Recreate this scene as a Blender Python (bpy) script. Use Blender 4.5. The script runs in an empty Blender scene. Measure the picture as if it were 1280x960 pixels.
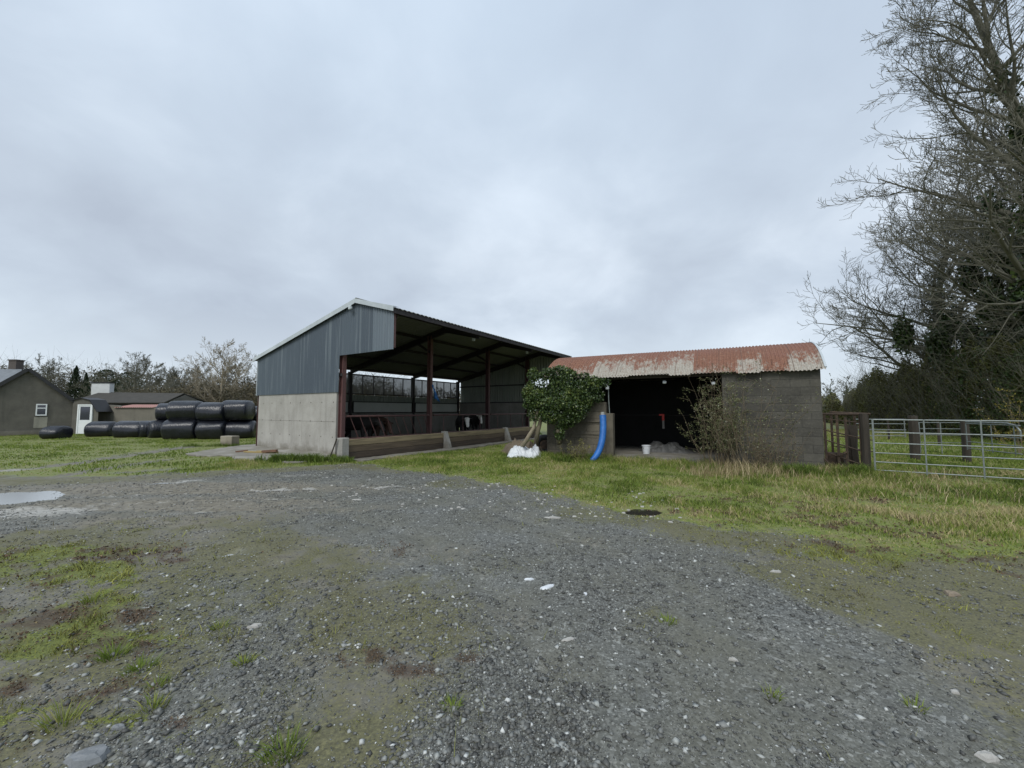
import bpy, math, random
import numpy as np
from mathutils import Vector, Matrix
random.seed(7); RNG = np.random.default_rng(7)
PI = math.pi
scn = bpy.context.scene
COL = scn.collection
R = math.radians

# ------------------------------------------------------------------ camera
CAMZ, F, PITCH, HOR = 1.6, 500.0, R(3.77), 513.0
cd = bpy.data.cameras.new('camera'); cam = bpy.data.objects.new('camera', cd); COL.objects.link(cam)
cd.sensor_width = 36; cd.lens = 36*F/1280; cd.clip_end = 3000; cd.clip_start = 0.05
cam.location = (0, 0, CAMZ); cam.rotation_euler = (PI/2+PITCH, 0, 0)
scn.camera = cam
def ray(px, py):
    x = (px-640)/F; y = -(py-480)/F
    return Vector((x, math.cos(PITCH)-y*math.sin(PITCH), math.sin(PITCH)+y*math.cos(PITCH)))
def G(px, py, z=0.0):                      # ground point seen at a pixel of the 1280x960 photograph
    d = ray(px, py); t = (z-CAMZ)/d.z
    return Vector((d.x*t, d.y*t, z))
def D(px, py, Y):                          # point at world depth Y
    d = ray(px, py); t = Y/d.y
    return Vector((d.x*t, Y, CAMZ+d.z*t))

# ------------------------------------------------------------------ materials
def _nt(name):
    m = bpy.data.materials.new(name); m.use_nodes = True
    nt = m.node_tree; b = nt.nodes['Principled BSDF']
    return m, nt, b
def N(nt, t, **kw):
    n = nt.nodes.new(t)
    for k, v in kw.items():
        if k in n.inputs: n.inputs[k].default_value = v
        else: setattr(n, k, v)
    return n
def ramp(nt, fac, stops, interp='LINEAR'):
    r = nt.nodes.new('ShaderNodeValToRGB'); r.color_ramp.interpolation = interp
    e = r.color_ramp.elements
    while len(e) < len(stops): e.new(0.5)
    for i, (p, c) in enumerate(stops):
        e[i].position = p; e[i].color = (c, c, c, 1) if isinstance(c, (int, float)) else (*c, 1)
    nt.links.new(fac, r.inputs[0]); return r.outputs[0]
def mix(nt, fac, a, b, blend='MIX'):
    n = nt.nodes.new('ShaderNodeMix'); n.data_type = 'RGBA'; n.blend_type = blend
    for s, v in ((0, fac), (6, a), (7, b)):
        if isinstance(v, (int, float)): n.inputs[s].default_value = v
        elif isinstance(v, tuple): n.inputs[s].default_value = (*v, 1)
        else: nt.links.new(v, n.inputs[s])
    return n.outputs[2]
def math_(nt, op, a, b=None, clamp=False):
    n = nt.nodes.new('ShaderNodeMath'); n.operation = op; n.use_clamp = clamp
    for s, v in ((0, a), (1, b)):
        if v is None: continue
        if isinstance(v, (int, float)): n.inputs[s].default_value = v
        else: nt.links.new(v, n.inputs[s])
    return n.outputs[0]
def objco(nt, scale=(1, 1, 1)):
    t = nt.nodes.new('ShaderNodeTexCoord'); mp = nt.nodes.new('ShaderNodeMapping'); mp.inputs['Scale'].default_value = scale
    nt.links.new(t.outputs['Object'], mp.inputs[0]); return mp.outputs[0]
def noise(nt, co, scale, detail=6, rough=0.6, dist=0.0):
    n = N(nt, 'ShaderNodeTexNoise'); n.inputs['Scale'].default_value = scale; n.inputs['Detail'].default_value = detail
    n.inputs['Roughness'].default_value = rough; n.inputs['Distortion'].default_value = dist
    nt.links.new(co, n.inputs['Vector']); return n.outputs['Fac']
def bump(nt, b, h, strength=0.4, dist=0.02):
    n = N(nt, 'ShaderNodeBump'); n.inputs['Strength'].default_value = strength; n.inputs['Distance'].default_value = dist
    nt.links.new(h, n.inputs['Height']); nt.links.new(n.outputs[0], b.inputs['Normal'])
MATS = {}
def simple(name, c1, c2=None, rough=0.8, scale=3, bs=0.3, bd=0.01, metal=0.0, stretch=(1, 1, 1), spec=0.5, lo=.3, hi=.7, c3=None):
    if name in MATS: return MATS[name]
    m, nt, b = _nt(name); co = objco(nt, stretch)
    if c2 is None: c2 = tuple(x*0.7 for x in c1)
    f = noise(nt, co, scale); st = [(lo, c1), (hi, c2)]
    if c3: st = [(lo, c1), ((lo+hi)/2, c2), (hi, c3)]
    nt.links.new(ramp(nt, f, st), b.inputs['Base Color'])
    b.inputs['Roughness'].default_value = rough; b.inputs['Metallic'].default_value = metal
    b.inputs['Specular IOR Level'].default_value = spec
    f2 = noise(nt, co, scale*8, 3)
    bump(nt, b, f2, bs, bd)
    MATS[name] = m; return m
def vary(name, stops, rough=0.75, spec=0.3, trans=0.0):       # colour read from the per-face attribute 'v'
    m, nt, b = _nt(name)
    a = N(nt, 'ShaderNodeAttribute'); a.attribute_name = 'v'
    c = ramp(nt, a.outputs['Fac'], stops)
    nt.links.new(c, b.inputs['Base Color']); b.inputs['Roughness'].default_value = rough
    b.inputs['Specular IOR Level'].default_value = spec
    if trans:
        tr = N(nt, 'ShaderNodeBsdfTranslucent'); nt.links.new(c, tr.inputs[0])
        mx = N(nt, 'ShaderNodeMixShader'); mx.inputs[0].default_value = trans
        nt.links.new(b.outputs[0], mx.inputs[1]); nt.links.new(tr.outputs[0], mx.inputs[2])
        nt.links.new(mx.outputs[0], nt.nodes['Material Output'].inputs[0])
    return m

# ------------------------------------------------------------------ objects
def tag(o, label=None, cat=None, group=None, kind=None):
    if label: o['label'] = label
    if cat: o['category'] = cat
    if group: o['group'] = group
    if kind: o['kind'] = kind
    return o
def thing(name, label, cat, loc=(0, 0, 0), rz=0, group=None):
    o = bpy.data.objects.new(name, None); COL.objects.link(o); o.location = loc; o.rotation_euler = (0, 0, rz)
    o.empty_display_size = 0.3
    return tag(o, label, cat, group)
class MB:
    def __init__(s): s.v = []; s.f = []; s.m = []
    def poly(s, pts, mi=0):
        n = len(s.v); s.v += [tuple(p) for p in pts]; s.f.append(list(range(n, n+len(pts)))); s.m.append(mi)
    def box(s, x0, x1, y0, y1, z0, z1, mi=0, M=None, bev=0.0):
        b = bev
        if b:
            # chamfered vertical & horizontal edges through an 24-vertex box
            import bmesh
            bm = bmesh.new(); bmesh.ops.create_cube(bm, size=1)
            for v in bm.verts: v.co = Vector((x0+(v.co.x+.5)*(x1-x0), y0+(v.co.y+.5)*(y1-y0), z0+(v.co.z+.5)*(z1-z0)))
            bmesh.ops.bevel(bm, geom=bm.edges[:], offset=b, segments=1, affect='EDGES')
            n = len(s.v); bm.verts.index_update()
            s.v += [tuple((M @ v.co) if M else v.co) for v in bm.verts]
            for f in bm.faces: s.f.append([n+v.index for v in f.verts]); s.m.append(mi)
            bm.free(); return
        n = len(s.v)
        P = [(x, y, z) for z in (z0, z1) for y in (y0, y1) for x in (x0, x1)]
        if M: P = [tuple(M @ Vector(p)) for p in P]
        s.v += P
        for q in ((0, 2, 3, 1), (4, 5, 7, 6), (0, 1, 5, 4), (2, 6, 7, 3), (0, 4, 6, 2), (1, 3, 7, 5)):
            s.f.append([n+i for i in q]); s.m.append(mi)
    def bar(s, p, q, w, h, mi=0, up=(0, 0, 1)):
        p = Vector(p); q = Vector(q); d = (q-p); L = d.length; d.normalize()
        u = Vector(up); sd = d.cross(u)
        if sd.length < 1e-4: sd = d.cross(Vector((1, 0, 0)))
        sd.normalize(); u = sd.cross(d)
        n = len(s.v)
        for c in (p, q):
            for a, b in ((-1, -1), (1, -1), (1, 1), (-1, 1)): s.v.append(tuple(c+sd*a*w/2+u*b*h/2))
        for k in range(4): s.f.append([n+k, n+(k+1) % 4, n+4+(k+1) % 4, n+4+k]); s.m.append(mi)
        s.f.append([n+3, n+2, n+1, n]); s.f.append([n+4, n+5, n+6, n+7]); s.m += [mi, mi]
    def tube(s, pts, rad, sides=8, mi=0, cap=True):
        pts = [Vector(p) for p in pts]; n0 = len(s.v)
        if isinstance(rad, (int, float)): rad = [rad]*len(pts)
        d0 = (pts[1]-pts[0]).normalized(); ref = Vector((0, 0, 1)) if abs(d0.z) < .9 else Vector((1, 0, 0))
        a = d0.cross(ref).normalized()
        for i, p in enumerate(pts):
            d = (pts[min(i+1, len(pts)-1)]-pts[max(i-1, 0)]).normalized()
            a = (a-d*a.dot(d)); a.normalize(); b = d.cross(a)
            for k in range(sides):
                t = 2*PI*k/sides; s.v.append(tuple(p+(a*math.cos(t)+b*math.sin(t))*rad[i]))
        for i in range(len(pts)-1):
            for k in range(sides):
                s.f.append([n0+i*sides+k, n0+i*sides+(k+1) % sides, n0+(i+1)*sides+(k+1) % sides, n0+(i+1)*sides+k]); s.m.append(mi)
        if cap:
            s.f.append([n0+k for k in range(sides)][::-1]); s.m.append(mi)
            s.f.append([n0+(len(pts)-1)*sides+k for k in range(sides)]); s.m.append(mi)
    def grid(s, fn, nu, nv, mi=0):
        n = len(s.v)
        for j in range(nv+1):
            for i in range(nu+1): s.v.append(tuple(fn(i/nu, j/nv)))
        for j in range(nv):
            for i in range(nu):
                a = n+j*(nu+1)+i; s.f.append([a, a+1, a+nu+2, a+nu+1]); s.m.append(mi)
    def build(s, name, mats, parent=None, smooth=False, solid=0.0):
        me = bpy.data.meshes.new(name); me.from_pydata(s.v, [], s.f)
        if not isinstance(mats, (list, tuple)): mats = [mats]
        for m in mats: me.materials.append(m)
        if len(mats) > 1: me.polygons.foreach_set('material_index', s.m)
        if smooth: me.polygons.foreach_set('use_smooth', [True]*len(s.f))
        me.update()
        o = bpy.data.objects.new(name, me); COL.objects.link(o)
        if parent: o.parent = parent
        if solid:
            md = o.modifiers.new('s', 'SOLIDIFY'); md.thickness = solid; md.offset = 0
        return o
def np_mesh(name, verts, faces, mat, parent=None, v=None, smooth=False):
    """verts (n,3), faces (m,k) int; v = per-vertex float attribute"""
    me = bpy.data.meshes.new(name); k = faces.shape[1]
    me.vertices.add(len(verts)); me.vertices.foreach_set('co', verts.astype(np.float32).ravel())
    me.loops.add(faces.size); me.loops.foreach_set('vertex_index', faces.astype(np.int32).ravel())
    me.polygons.add(len(faces)); me.polygons.foreach_set('loop_start', np.arange(0, faces.size, k, dtype=np.int32))
    me.update(calc_edges=True)
    if v is not None:
        a = me.attributes.new('v', 'FLOAT', 'POINT'); a.data.foreach_set('value', v.astype(np.float32))
    if smooth: me.polygons.foreach_set('use_smooth', np.ones(len(faces), dtype=bool))
    me.materials.append(mat)
    o = bpy.data.objects.new(name, me); COL.objects.link(o)
    if parent: o.parent = parent
    return o
def copy_tree(o, parent=None):
    c = o.copy(); COL.objects.link(c); c.parent = parent
    for ch in list(o.children): copy_tree(ch, c)
    return c

# ------------------------------------------------------------------ numpy noise
def vnoise(x, y, seed=0):
    xi = np.floor(x).astype(np.int64); yi = np.floor(y).astype(np.int64); fx = x-xi; fy = y-yi
    fx = fx*fx*(3-2*fx); fy = fy*fy*(3-2*fy)
    def h(a, b):
        n = (a*374761393+b*668265263+seed*1442695041) & 0x7fffffff
        n = ((n ^ (n >> 13))*1274126177) & 0x7fffffff
        return ((n ^ (n >> 16)) & 0xffff)/65535.0
    return (h(xi, yi)*(1-fx)+h(xi+1, yi)*fx)*(1-fy)+(h(xi, yi+1)*(1-fx)+h(xi+1, yi+1)*fx)*fy
def fbm(x, y, seed=0, oct=4):
    a = 0.5; s = 0; t = 0
    for k in range(oct): s += a*vnoise(x*2**k+k*17.3, y*2**k-k*9.1, seed+k); t += a; a *= .55
    return s/t
def sm(a, b, x): t = np.clip((x-a)/(b-a), 0, 1); return t*t*(3-2*t)

# ------------------------------------------------------------------ ground masks (world metres)
def W(pts): return [tuple(G(*p)[:2]) for p in pts]
def poly_sd(x, y, poly):                    # signed distance, negative inside
    d = np.full(x.shape, 1e9); ins = np.zeros(x.shape, bool); n = len(poly)
    for i in range(n):
        x0, y0 = poly[i]; x1, y1 = poly[(i+1) % n]
        dx, dy = x1-x0, y1-y0; t = np.clip(((x-x0)*dx+(y-y0)*dy)/(dx*dx+dy*dy+1e-9), 0, 1)
        d = np.minimum(d, np.hypot(x-x0-t*dx, y-y0-t*dy))
        c = ((y0 > y) != (y1 > y)) & (x < (x1-x0)*(y-y0)/(y1-y0+1e-12)+x0); ins ^= c
    return np.where(ins, -d, d)
def line_d(x, y, pts):
    d = np.full(x.shape, 1e9)
    for (x0, y0), (x1, y1) in zip(pts[:-1], pts[1:]):
        dx, dy = x1-x0, y1-y0; t = np.clip(((x-x0)*dx+(y-y0)*dy)/(dx*dx+dy*dy+1e-9), 0, 1)
        d = np.minimum(d, np.hypot(x-x0-t*dx, y-y0-t*dy))
    return d
NC = {}
def blob(x, y, px, py, rx, ry, nz=0.0, seed=3):
    c = G(px, py); a = abs(G(px+rx, py).x-c.x); b = abs(G(px, py-ry).y-G(px, py+ry).y)/2
    q = np.hypot((x-c.x)/a, (y-c.y)/b)
    if nz is not None:
        key = (x.size, float(x.flat[0]), float(x.flat[-1]), seed)
        if key not in NC:
            if len(NC) > 6: NC.clear()
            NC[key] = fbm(x*2.5, y*2.5, seed, 5)-.5
        q = q+NC[key]*(nz or 0.9)
    return np.clip(1.5-q, 0, 1)
YARD = W([(-500, 604), (0, 596), (120, 597), (200, 594), (300, 588), (380, 583), (440, 580), (520, 590), (620, 606), (700, 626),
          (780, 646), (860, 656), (960, 668), (1060, 682), (1180, 694), (1300, 706), (1500, 722)])+[(14, -3), (-9, -3), (-30, 1)]
ROAD = W([(-300, 640), (0, 612), (200, 600), (430, 586), (560, 594), (700, 628), (800, 658), (900, 694), (1000, 752), (1120, 832), (1300, 940), (1500, 1060)])+[(1.2, 0), (-.1, 1.0)]+W([(560, 960), (600, 870), (610, 790), (540, 730), (440, 672), (340, 645), (150, 645), (0, 672), (-300, 690)])
STONY = W([(160, 740), (330, 715), (400, 760), (390, 860), (330, 960), (120, 1000), (200, 850)])
MOSSX = [(300, 760, 200, 60), (500, 900, 200, 60), (420, 740, 160, 40), (250, 650, 160, 14), (90, 760, 120, 40), (760, 900, 80, 60), (650, 820, 80, 40), (1150, 900, 140, 50)]
MOSSL = W([(-200, 668), (0, 676), (120, 672), (260, 668), (340, 642), (420, 650), (380, 700), (520, 720), (600, 760), (640, 830),
           (600, 960)])+[(-.3, -2), (-6, -2), (-25, 1)]
LUSHL = W([(-300, 684), (0, 688), (60, 680), (160, 690), (170, 730), (130, 800), (60, 840), (-100, 850)])
BARNP = [(-11.4, 17.8), (-6.2, 14.5), (-4.9, 13.0), (2.9, 25.4), (-3.9, 29.8)]
TRACKS = [([(430, 604), (560, 620), (680, 655), (820, 716), (960, 800), (1080, 900)], .2, .35), ([(420, 640), (520, 670), (620, 740), (680, 830), (720, 960)], .2, .3), ([(-60, 650), (80, 633), (250, 626), (420, 620)], .10, .5), ([(-80, 630), (60, 622), (200, 617), (380, 611), (520, 606)], .16, .8), ([(-60, 665), (150, 645), (300, 636), (420, 632)], .14, .6),
          ([(150, 604), (260, 600), (380, 594)], .16, .7), ([(640, 650), (760, 690), (830, 712)], .10, .35)]
RUTS = [([(-40, 592), (60, 584), (160, 570), (240, 558)], .32, .9), ([(40, 600), (130, 586), (210, 574)], .30, .8), ([(-60, 606), (60, 602), (200, 601)], .6, .8),
        ([(150, 590), (210, 586)], .35, .6), ([(120, 573), (240, 556)], .2, .7)]
PUDDLES = [(5, 621, 62, 9, -.018), (286, 690, 8, 3, -.012), (205, 603, 18, 1.4, -.014), (806, 638, 24, 4, -.02)]
def masks(x, y):
    wx = x+(fbm(x*.9, y*.9, 11)-.5)*1.0; wy = y+(fbm(x*.9, y*.9, 12)-.5)*1.0
    w2x = x+(fbm(x*3, y*3, 13)-.5)*.6; w2y = y+(fbm(x*3, y*3, 14)-.5)*.6
    sdY = poly_sd(wx, wy, YARD)
    grass = sm(-.12, .5, sdY+(fbm(x*4, y*4, 5)-.5)*.7)
    fringe = np.exp(-((sdY+.5)/.8)**2)
    moss = fringe*.75
    sdM = poly_sd(wx, wy, MOSSL); moss = np.maximum(moss, sm(.4, -.6, sdM)*sm(.36, .56, fbm(x*1.6, y*1.6, 21)+.05))
    rightf = poly_sd(wx, wy, W([(840, 655), (1000, 670), (1300, 690), (1600, 720), (1700, 1000), (1380, 930), (1180, 830), (1050, 770), (950, 710)]))
    moss = np.maximum(moss, sm(.4, -.3, rightf)*(.35+.6*sm(.4, .6, fbm(x*2, y*2, 22)))); rdirt = sm(.5, -.5, rightf)*.65
    sdL = poly_sd(w2x, w2y, LUSHL); lush = sm(.15, -.2, sdL)*sm(.42, .6, fbm(x*2.6, y*2.2, 31))
    # strips of low growth running across the near left corner
    for p in [(120, 800, 130, 14), (20, 900, 60, 22), (150, 905, 50, 14), (60, 700, 110, 22), (1130, 690, 160, 16), (240, 930, 60, 14), (980, 640, 150, 12)]:
        lush = np.maximum(lush, np.clip(blob(x, y, *p), 0, 1)*.8*sm(.35, .5, fbm(x*5, y*5, 33)))
    for p in [(470, 800, 90, 40), (600, 700, 60, 16), (430, 690, 60, 10), (345, 812, 60, 16), (560, 880, 80, 30), (1040, 800, 60, 16), (840, 780, 60, 20), (420, 700, 30, 8), (760, 870, 40, 40), (330, 900, 100, 40)]:
        moss = np.maximum(moss, blob(x, y, *p)*.75*sm(.34, .55, fbm(x*3, y*3, 34)))
    for p in MOSSX: moss = np.maximum(moss, blob(x, y, *p)*.8*sm(.36, .58, fbm(x*4, y*4, 35)))
    q1 = fbm(x*.8, y*.8, 36); q2 = fbm(x*5, y*5, 37)
    road = sm(.45, -.45, poly_sd(wx, wy, ROAD)); stony = sm(.2, -.3, poly_sd(w2x, w2y, STONY))
    moss = np.maximum(moss, (1-road)*(1-grass)*(.42+.6*sm(.4, .6, q2)+.25*(x > 1))*(1-.6*stony)*(.55+.6*sm(.4, .6, q1)))
    moss *= 1-.85*road*sm(.62, .45, q1); moss *= 1-.5*stony*sm(.35, .6, q2)
    brown = np.zeros(x.shape)
    b7 = fbm(x*7, y*7, 41)
    for p in [(150, 690, 110, 12), (90, 800, 130, 18), (125, 872, 70, 22), (60, 770, 100, 16), (40, 860, 60, 14), (170, 810, 40, 16), (25, 930, 30, 14), (160, 770, 30, 8), (490, 686, 26, 7), (455, 825, 34, 8),
              (510, 840, 40, 8), (1060, 682, 60, 8), (1180, 670, 90, 10), (240, 905, 26, 5), (900, 640, 100, 5), (580, 825, 25, 8), (0, 815, 60, 8), (60, 725, 60, 8), (200, 700, 60, 6), (30, 780, 50, 10), (1100, 650, 160, 8), (960, 625, 140, 5), (1250, 705, 70, 14), (1030, 640, 60, 8)]:
        brown = np.maximum(brown, blob(x, y, *p, 2.6, 40)*.95*sm(.4, .58, b7))
    dirt = np.zeros(x.shape)
    for p in [(520, 690, 110, 18), (330, 702, 50, 18), (640, 770, 40, 20), (180, 640, 260, 26), (720, 676, 60, 8), (250, 610, 250, 10)]:
        dirt = np.maximum(dirt, blob(x, y, *p)*.85)
    dirt = np.maximum(dirt, rdirt*sm(.35, .6, fbm(x*1.3, y*1.3, 23)))
    pass
    for pts, w, s in RUTS:
        dd = line_d(w2x, w2y, W(pts)); k = sm(w*1.5, w*.3, dd)*s; dirt = np.maximum(dirt, k*.8); grass = grass*(1-k)
    dirt = np.maximum(dirt, (1-road)*(1-grass)*.55*(1-stony)); dirt *= 1-.6*road*(y < 6.5)
    pale = np.zeros(x.shape)
    for pts, w, s in TRACKS:
        dd = line_d(x+(fbm(x*2, y*2, 15)-.5)*.3, y+(fbm(x*2, y*2, 16)-.5)*.5, W(pts)); pale = np.maximum(pale, sm(w, w*.2, dd)*s*sm(.35, .55, fbm(x*1.5, y*5, 17)))
    for p in [(290, 690, 22, 8), (40, 640, 80, 8), (10, 590, 40, 5)]:
        pale = np.maximum(pale, blob(x, y, *p)*.7)
    sdB = poly_sd(x, y, BARNP); inb = sm(.5, -.1, sdB); grass *= 1-inb; moss *= 1-inb; dirt = np.maximum(dirt, inb)
    grass = grass*(1-.0*brown)
    return grass, moss, np.maximum(lush, 0), brown, dirt, pale
def pud_mask(x, y):
    r = np.zeros(x.shape)
    for px, py, rx, ry, z in PUDDLES: r = np.maximum(r, np.clip(blob(x, y, px, py, rx, ry, .7, 51), 0, 1))
    return r
def hz(x, y):                               # ground height
    x = np.asarray(x, float); y = np.asarray(y, float)
    near = np.exp(-(np.hypot(x, y)/60)**2)
    z = (fbm(x*.35, y*.35, 61)-.5)*.05+(fbm(x*1.6, y*1.6, 62)-.5)*.035+(fbm(x*7, y*7, 63)-.5)*.022
    z = z*near
    for pts, w, s in RUTS+TRACKS[:5]:
        z = z-.03*sm(w, 0, line_d(x, y, W(pts)))
    p = np.zeros(x.shape)
    for px, py, rx, ry, zz in PUDDLES: p = np.maximum(p, np.clip(blob(x, y, px, py, rx*1.1, ry*1.2, .5, 51), 0, 1))
    z = z*(1-.6*p)-.055*p
    return z
def gz(x, y): return float(hz(np.array([x]), np.array([y]))[0])

# ------------------------------------------------------------------ ground
def make_ground():
    nr, na = 430, 560
    r = np.concatenate([[0.0], 0.35*np.power(1200/0.35, (np.arange(nr)/(nr-1))**0.93)])
    # angles denser towards the view
    t = np.linspace(-1, 1, na+1)[:-1]; ang = (t*PI)*(0.42+0.58*np.abs(t)**2)+0  # around +Y
    rr, aa = np.meshgrid(r, ang, indexing='ij'); X = rr*np.sin(aa); Y = rr*np.cos(aa)
    x = X.ravel(); y = Y.ravel(); z = hz(x, y)
    v = np.stack([x, y, z], 1)
    i, j = np.meshgrid(np.arange(len(r)-1), np.arange(na), indexing='ij'); j2 = (j+1) % na
    f = np.stack([i*na+j, i*na+j2, (i+1)*na+j2, (i+1)*na+j], -1).reshape(-1, 4)[:, ::-1]
    m, nt, b = _nt('ground'); MATS['ground'] = m
    o = np_mesh('ground', v, f, m, smooth=True)
    g, mo, lu, br, di, pa = masks(x, y)
    for nm, (c1, c2, c3) in (('mask_a', (g, mo, lu)), ('mask_b', (br, di, pa))):
        a = o.data.attributes.new(nm, 'FLOAT_VECTOR', 'POINT'); a.data.foreach_set('vector', np.stack([c1, c2, c3], 1).astype(np.float32).ravel())
    tag(o, kind='structure')
    co = objco(nt)
    A = N(nt, 'ShaderNodeAttribute'); A.attribute_name = 'mask_a'; B = N(nt, 'ShaderNodeAttribute'); B.attribute_name = 'mask_b'
    sa = N(nt, 'ShaderNodeSeparateXYZ'); nt.links.new(A.outputs['Vector'], sa.inputs[0]); sb = N(nt, 'ShaderNodeSeparateXYZ'); nt.links.new(B.outputs['Vector'], sb.inputs[0])
    n1 = noise(nt, co, 1.1, 8, .6); n2 = noise(nt, co, 9, 6, .65); n3 = noise(nt, co, 55, 4, .7); n4 = noise(nt, co, 3.2, 7, .6, .4)
    vor = N(nt, 'ShaderNodeTexVoronoi'); vor.inputs['Scale'].default_value = 42; nt.links.new(co, vor.inputs['Vector'])
    vor2 = N(nt, 'ShaderNodeTexVoronoi'); vor2.inputs['Scale'].default_value = 95; nt.links.new(co, vor2.inputs['Vector'])
    sc = N(nt, 'ShaderNodeSeparateColor'); nt.links.new(vor.outputs['Color'], sc.inputs[0])
    stone = ramp(nt, sc.outputs[0], [(0, (.04, .04, .037)), (.45, (.10, .102, .094)), (.76, (.17, .173, .162)), (.9, (.30, .31, .30)), (1, (.55, .56, .53))])
    sc2 = N(nt, 'ShaderNodeSeparateColor'); nt.links.new(vor2.outputs['Color'], sc2.inputs[0])
    fines = ramp(nt, sc2.outputs[1], [(0, (.07, .072, .066)), (.7, (.155, .158, .145)), (1, (.38, .38, .35))])
    gravel = mix(nt, ramp(nt, n2, [(.42, 0.0), (.58, 1.0)]), fines, stone)
    gravel = mix(nt, .35, gravel, ramp(nt, n3, [(.3, (.05, .054, .052)), (.75, (.18, .187, .18))]))
    # fine dust / mud between the stones
    gravel = mix(nt, math_(nt, 'MULTIPLY', ramp(nt, n1, [(.36, 0.15), (.62, 1.0)]), .8), gravel, ramp(nt, n3, [(.3, (.075, .074, .055)), (.7, (.165, .16, .125))]))
    dirtc = ramp(nt, n2, [(.3, (.095, .083, .062)), (.55, (.185, .168, .13)), (.8, (.27, .25, .205))])
    palec = ramp(nt, n2, [(.3, (.28, .27, .24)), (.7, (.46, .45, .42))])
    mossc = ramp(nt, n3, [(.28, (.05, .046, .024)), (.5, (.105, .102, .046)), (.72, (.2, .19, .085))])
    lushc = ramp(nt, n3, [(.28, (.04, .042, .014)), (.52, (.12, .14, .03)), (.75, (.24, .26, .06))])
    grassc = ramp(nt, math_(nt, 'ADD', math_(nt, 'MULTIPLY', n2, .5), math_(nt, 'MULTIPLY', n3, .5)), [(.32, (.05, .062, .015)), (.5, (.14, .175, .032)), (.66, (.25, .27, .065))])
    grassc = mix(nt, ramp(nt, n4, [(.42, 0.0), (.66, .8)]), grassc, (.19, .165, .085))
    brownc = ramp(nt, n3, [(.3, (.035, .022, .016)), (.6, (.075, .048, .033)), (.8, (.15, .105, .07))])
    def soft(mask, nz, k=.9, lo=.35, hi=.65):
        s = math_(nt, 'ADD', mask, math_(nt, 'MULTIPLY', math_(nt, 'SUBTRACT', nz, .5), k))
        return ramp(nt, s, [(lo, 0.0), (hi, 1.0)])
    nmix = math_(nt, 'ADD', math_(nt, 'MULTIPLY', n2, .6), math_(nt, 'MULTIPLY', n3, .4))
    c = mix(nt, soft(sb.outputs[1], nmix, 1.6, .25, .75), gravel, dirtc)
    c = mix(nt, math_(nt, 'MULTIPLY', soft(sb.outputs[2], nmix, 1.6), .75), c, palec)
    c = mix(nt, math_(nt, 'MULTIPLY', soft(sa.outputs[1], nmix, 2.4, .32, .8), .8), c, mossc)
    c = mix(nt, soft(sa.outputs[2], nmix, 2.0), c, lushc)
    c = mix(nt, soft(sa.outputs[0], nmix, 2.0, .3, .7), c, grassc)
    c = mix(nt, math_(nt, 'MULTIPLY', soft(sb.outputs[0], nmix, 2.2, .3, .85), .75), c, brownc)
    nt.links.new(c, b.inputs['Base Color'])
    b.inputs['Specular IOR Level'].default_value = .35
    nt.links.new(ramp(nt, n4, [(.35, .55), (.6, .85)]), b.inputs['Roughness'])
    hh = math_(nt, 'ADD', math_(nt, 'MULTIPLY', vor.outputs['Distance'], -.35), math_(nt, 'ADD', math_(nt, 'MULTIPLY', n3, .8), n2))
    bump(nt, b, hh, .38, .012)
    return o
make_ground()

# water
def make_puddles():
    m, nt, b = _nt('water'); b.inputs['Base Color'].default_value = (.035, .033, .026, 1); b.inputs['Roughness'].default_value = .015
    b.inputs['IOR'].default_value = 1.33; b.inputs['Specular IOR Level'].default_value = .9
    m2, nt2, b2 = _nt('pale_water'); b2.inputs['Base Color'].default_value = (.36, .37, .37, 1); b2.inputs['Roughness'].default_value = .16; b2.inputs['Specular IOR Level'].default_value = .9  # pale grey base colour for most of the puddles
    for k, (px, py, rx, ry, z) in enumerate(PUDDLES):
        c = G(px, py); a = abs(G(px+rx, py).x-c.x)*1.55; bb = abs(G(px, py-ry).y-G(px, py+ry).y)/2*1.55
        mb = MB(); zz = gz(c.x, c.y)+.018
        mb.poly([(c.x+a*math.cos(t)*(1+.1*math.sin(3*t)), c.y+bb*math.sin(t), zz) for t in np.linspace(0, 2*PI, 33)[:-1]])
        o = mb.build('puddle', m2 if k < 3 else m); tag(o, kind='structure')
make_puddles()

# ------------------------------------------------------------------ scatters
def blades(name, P, h, w, lean, v, mat, parent=None):
    """P (n,3) bases; h,w (n,), lean (n,2); bent two-piece blade"""
    n = len(P); a = RNG.uniform(0, 2*PI, n); side = np.stack([np.cos(a), np.sin(a), np.zeros(n)], 1)*w[:, None]/2
    L = np.concatenate([lean, np.zeros((n, 1))], 1)
    mid = P+np.array([0, 0, 1])*(h*.55)[:, None]+L*.35*h[:, None]
    tip = P+np.array([0, 0, 1])*(h*.92)[:, None]+L*h[:, None]
    V = np.stack([P-side, P+side, mid-side*.75, mid+side*.75, tip], 1).reshape(-1, 3)
    i = np.arange(n)*5
    f = np.concatenate([np.stack([i, i+1, i+3], 1), np.stack([i, i+3, i+2], 1), np.stack([i+2, i+3, i+4], 1)])
    return np_mesh(name, V, f, mat, parent, np.repeat(v, 5))
def leaves(name, P, size, v, mat, parent=None, up=0.3, aspect=.6, Nrm=None):
    n = len(P); d = RNG.normal(size=(n, 3)); d /= np.linalg.norm(d, axis=1)[:, None]
    e = RNG.normal(size=(n, 3)); e[:, 2] += up; e -= d*(e*d).sum(1)[:, None]; e /= np.linalg.norm(e, axis=1)[:, None]
    s = size[:, None]; V = np.stack([P-d*s*.5, P+e*s*aspect*.5-d*s*.1, P+d*s*.5, P-e*s*aspect*.5-d*s*.1], 1).reshape(-1, 3)
    i = np.arange(n)*4; f = np.stack([i, i+1, i+2, i+3], 1)
    return np_mesh(name, V, f, mat, parent, np.repeat(v, 4))
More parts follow.
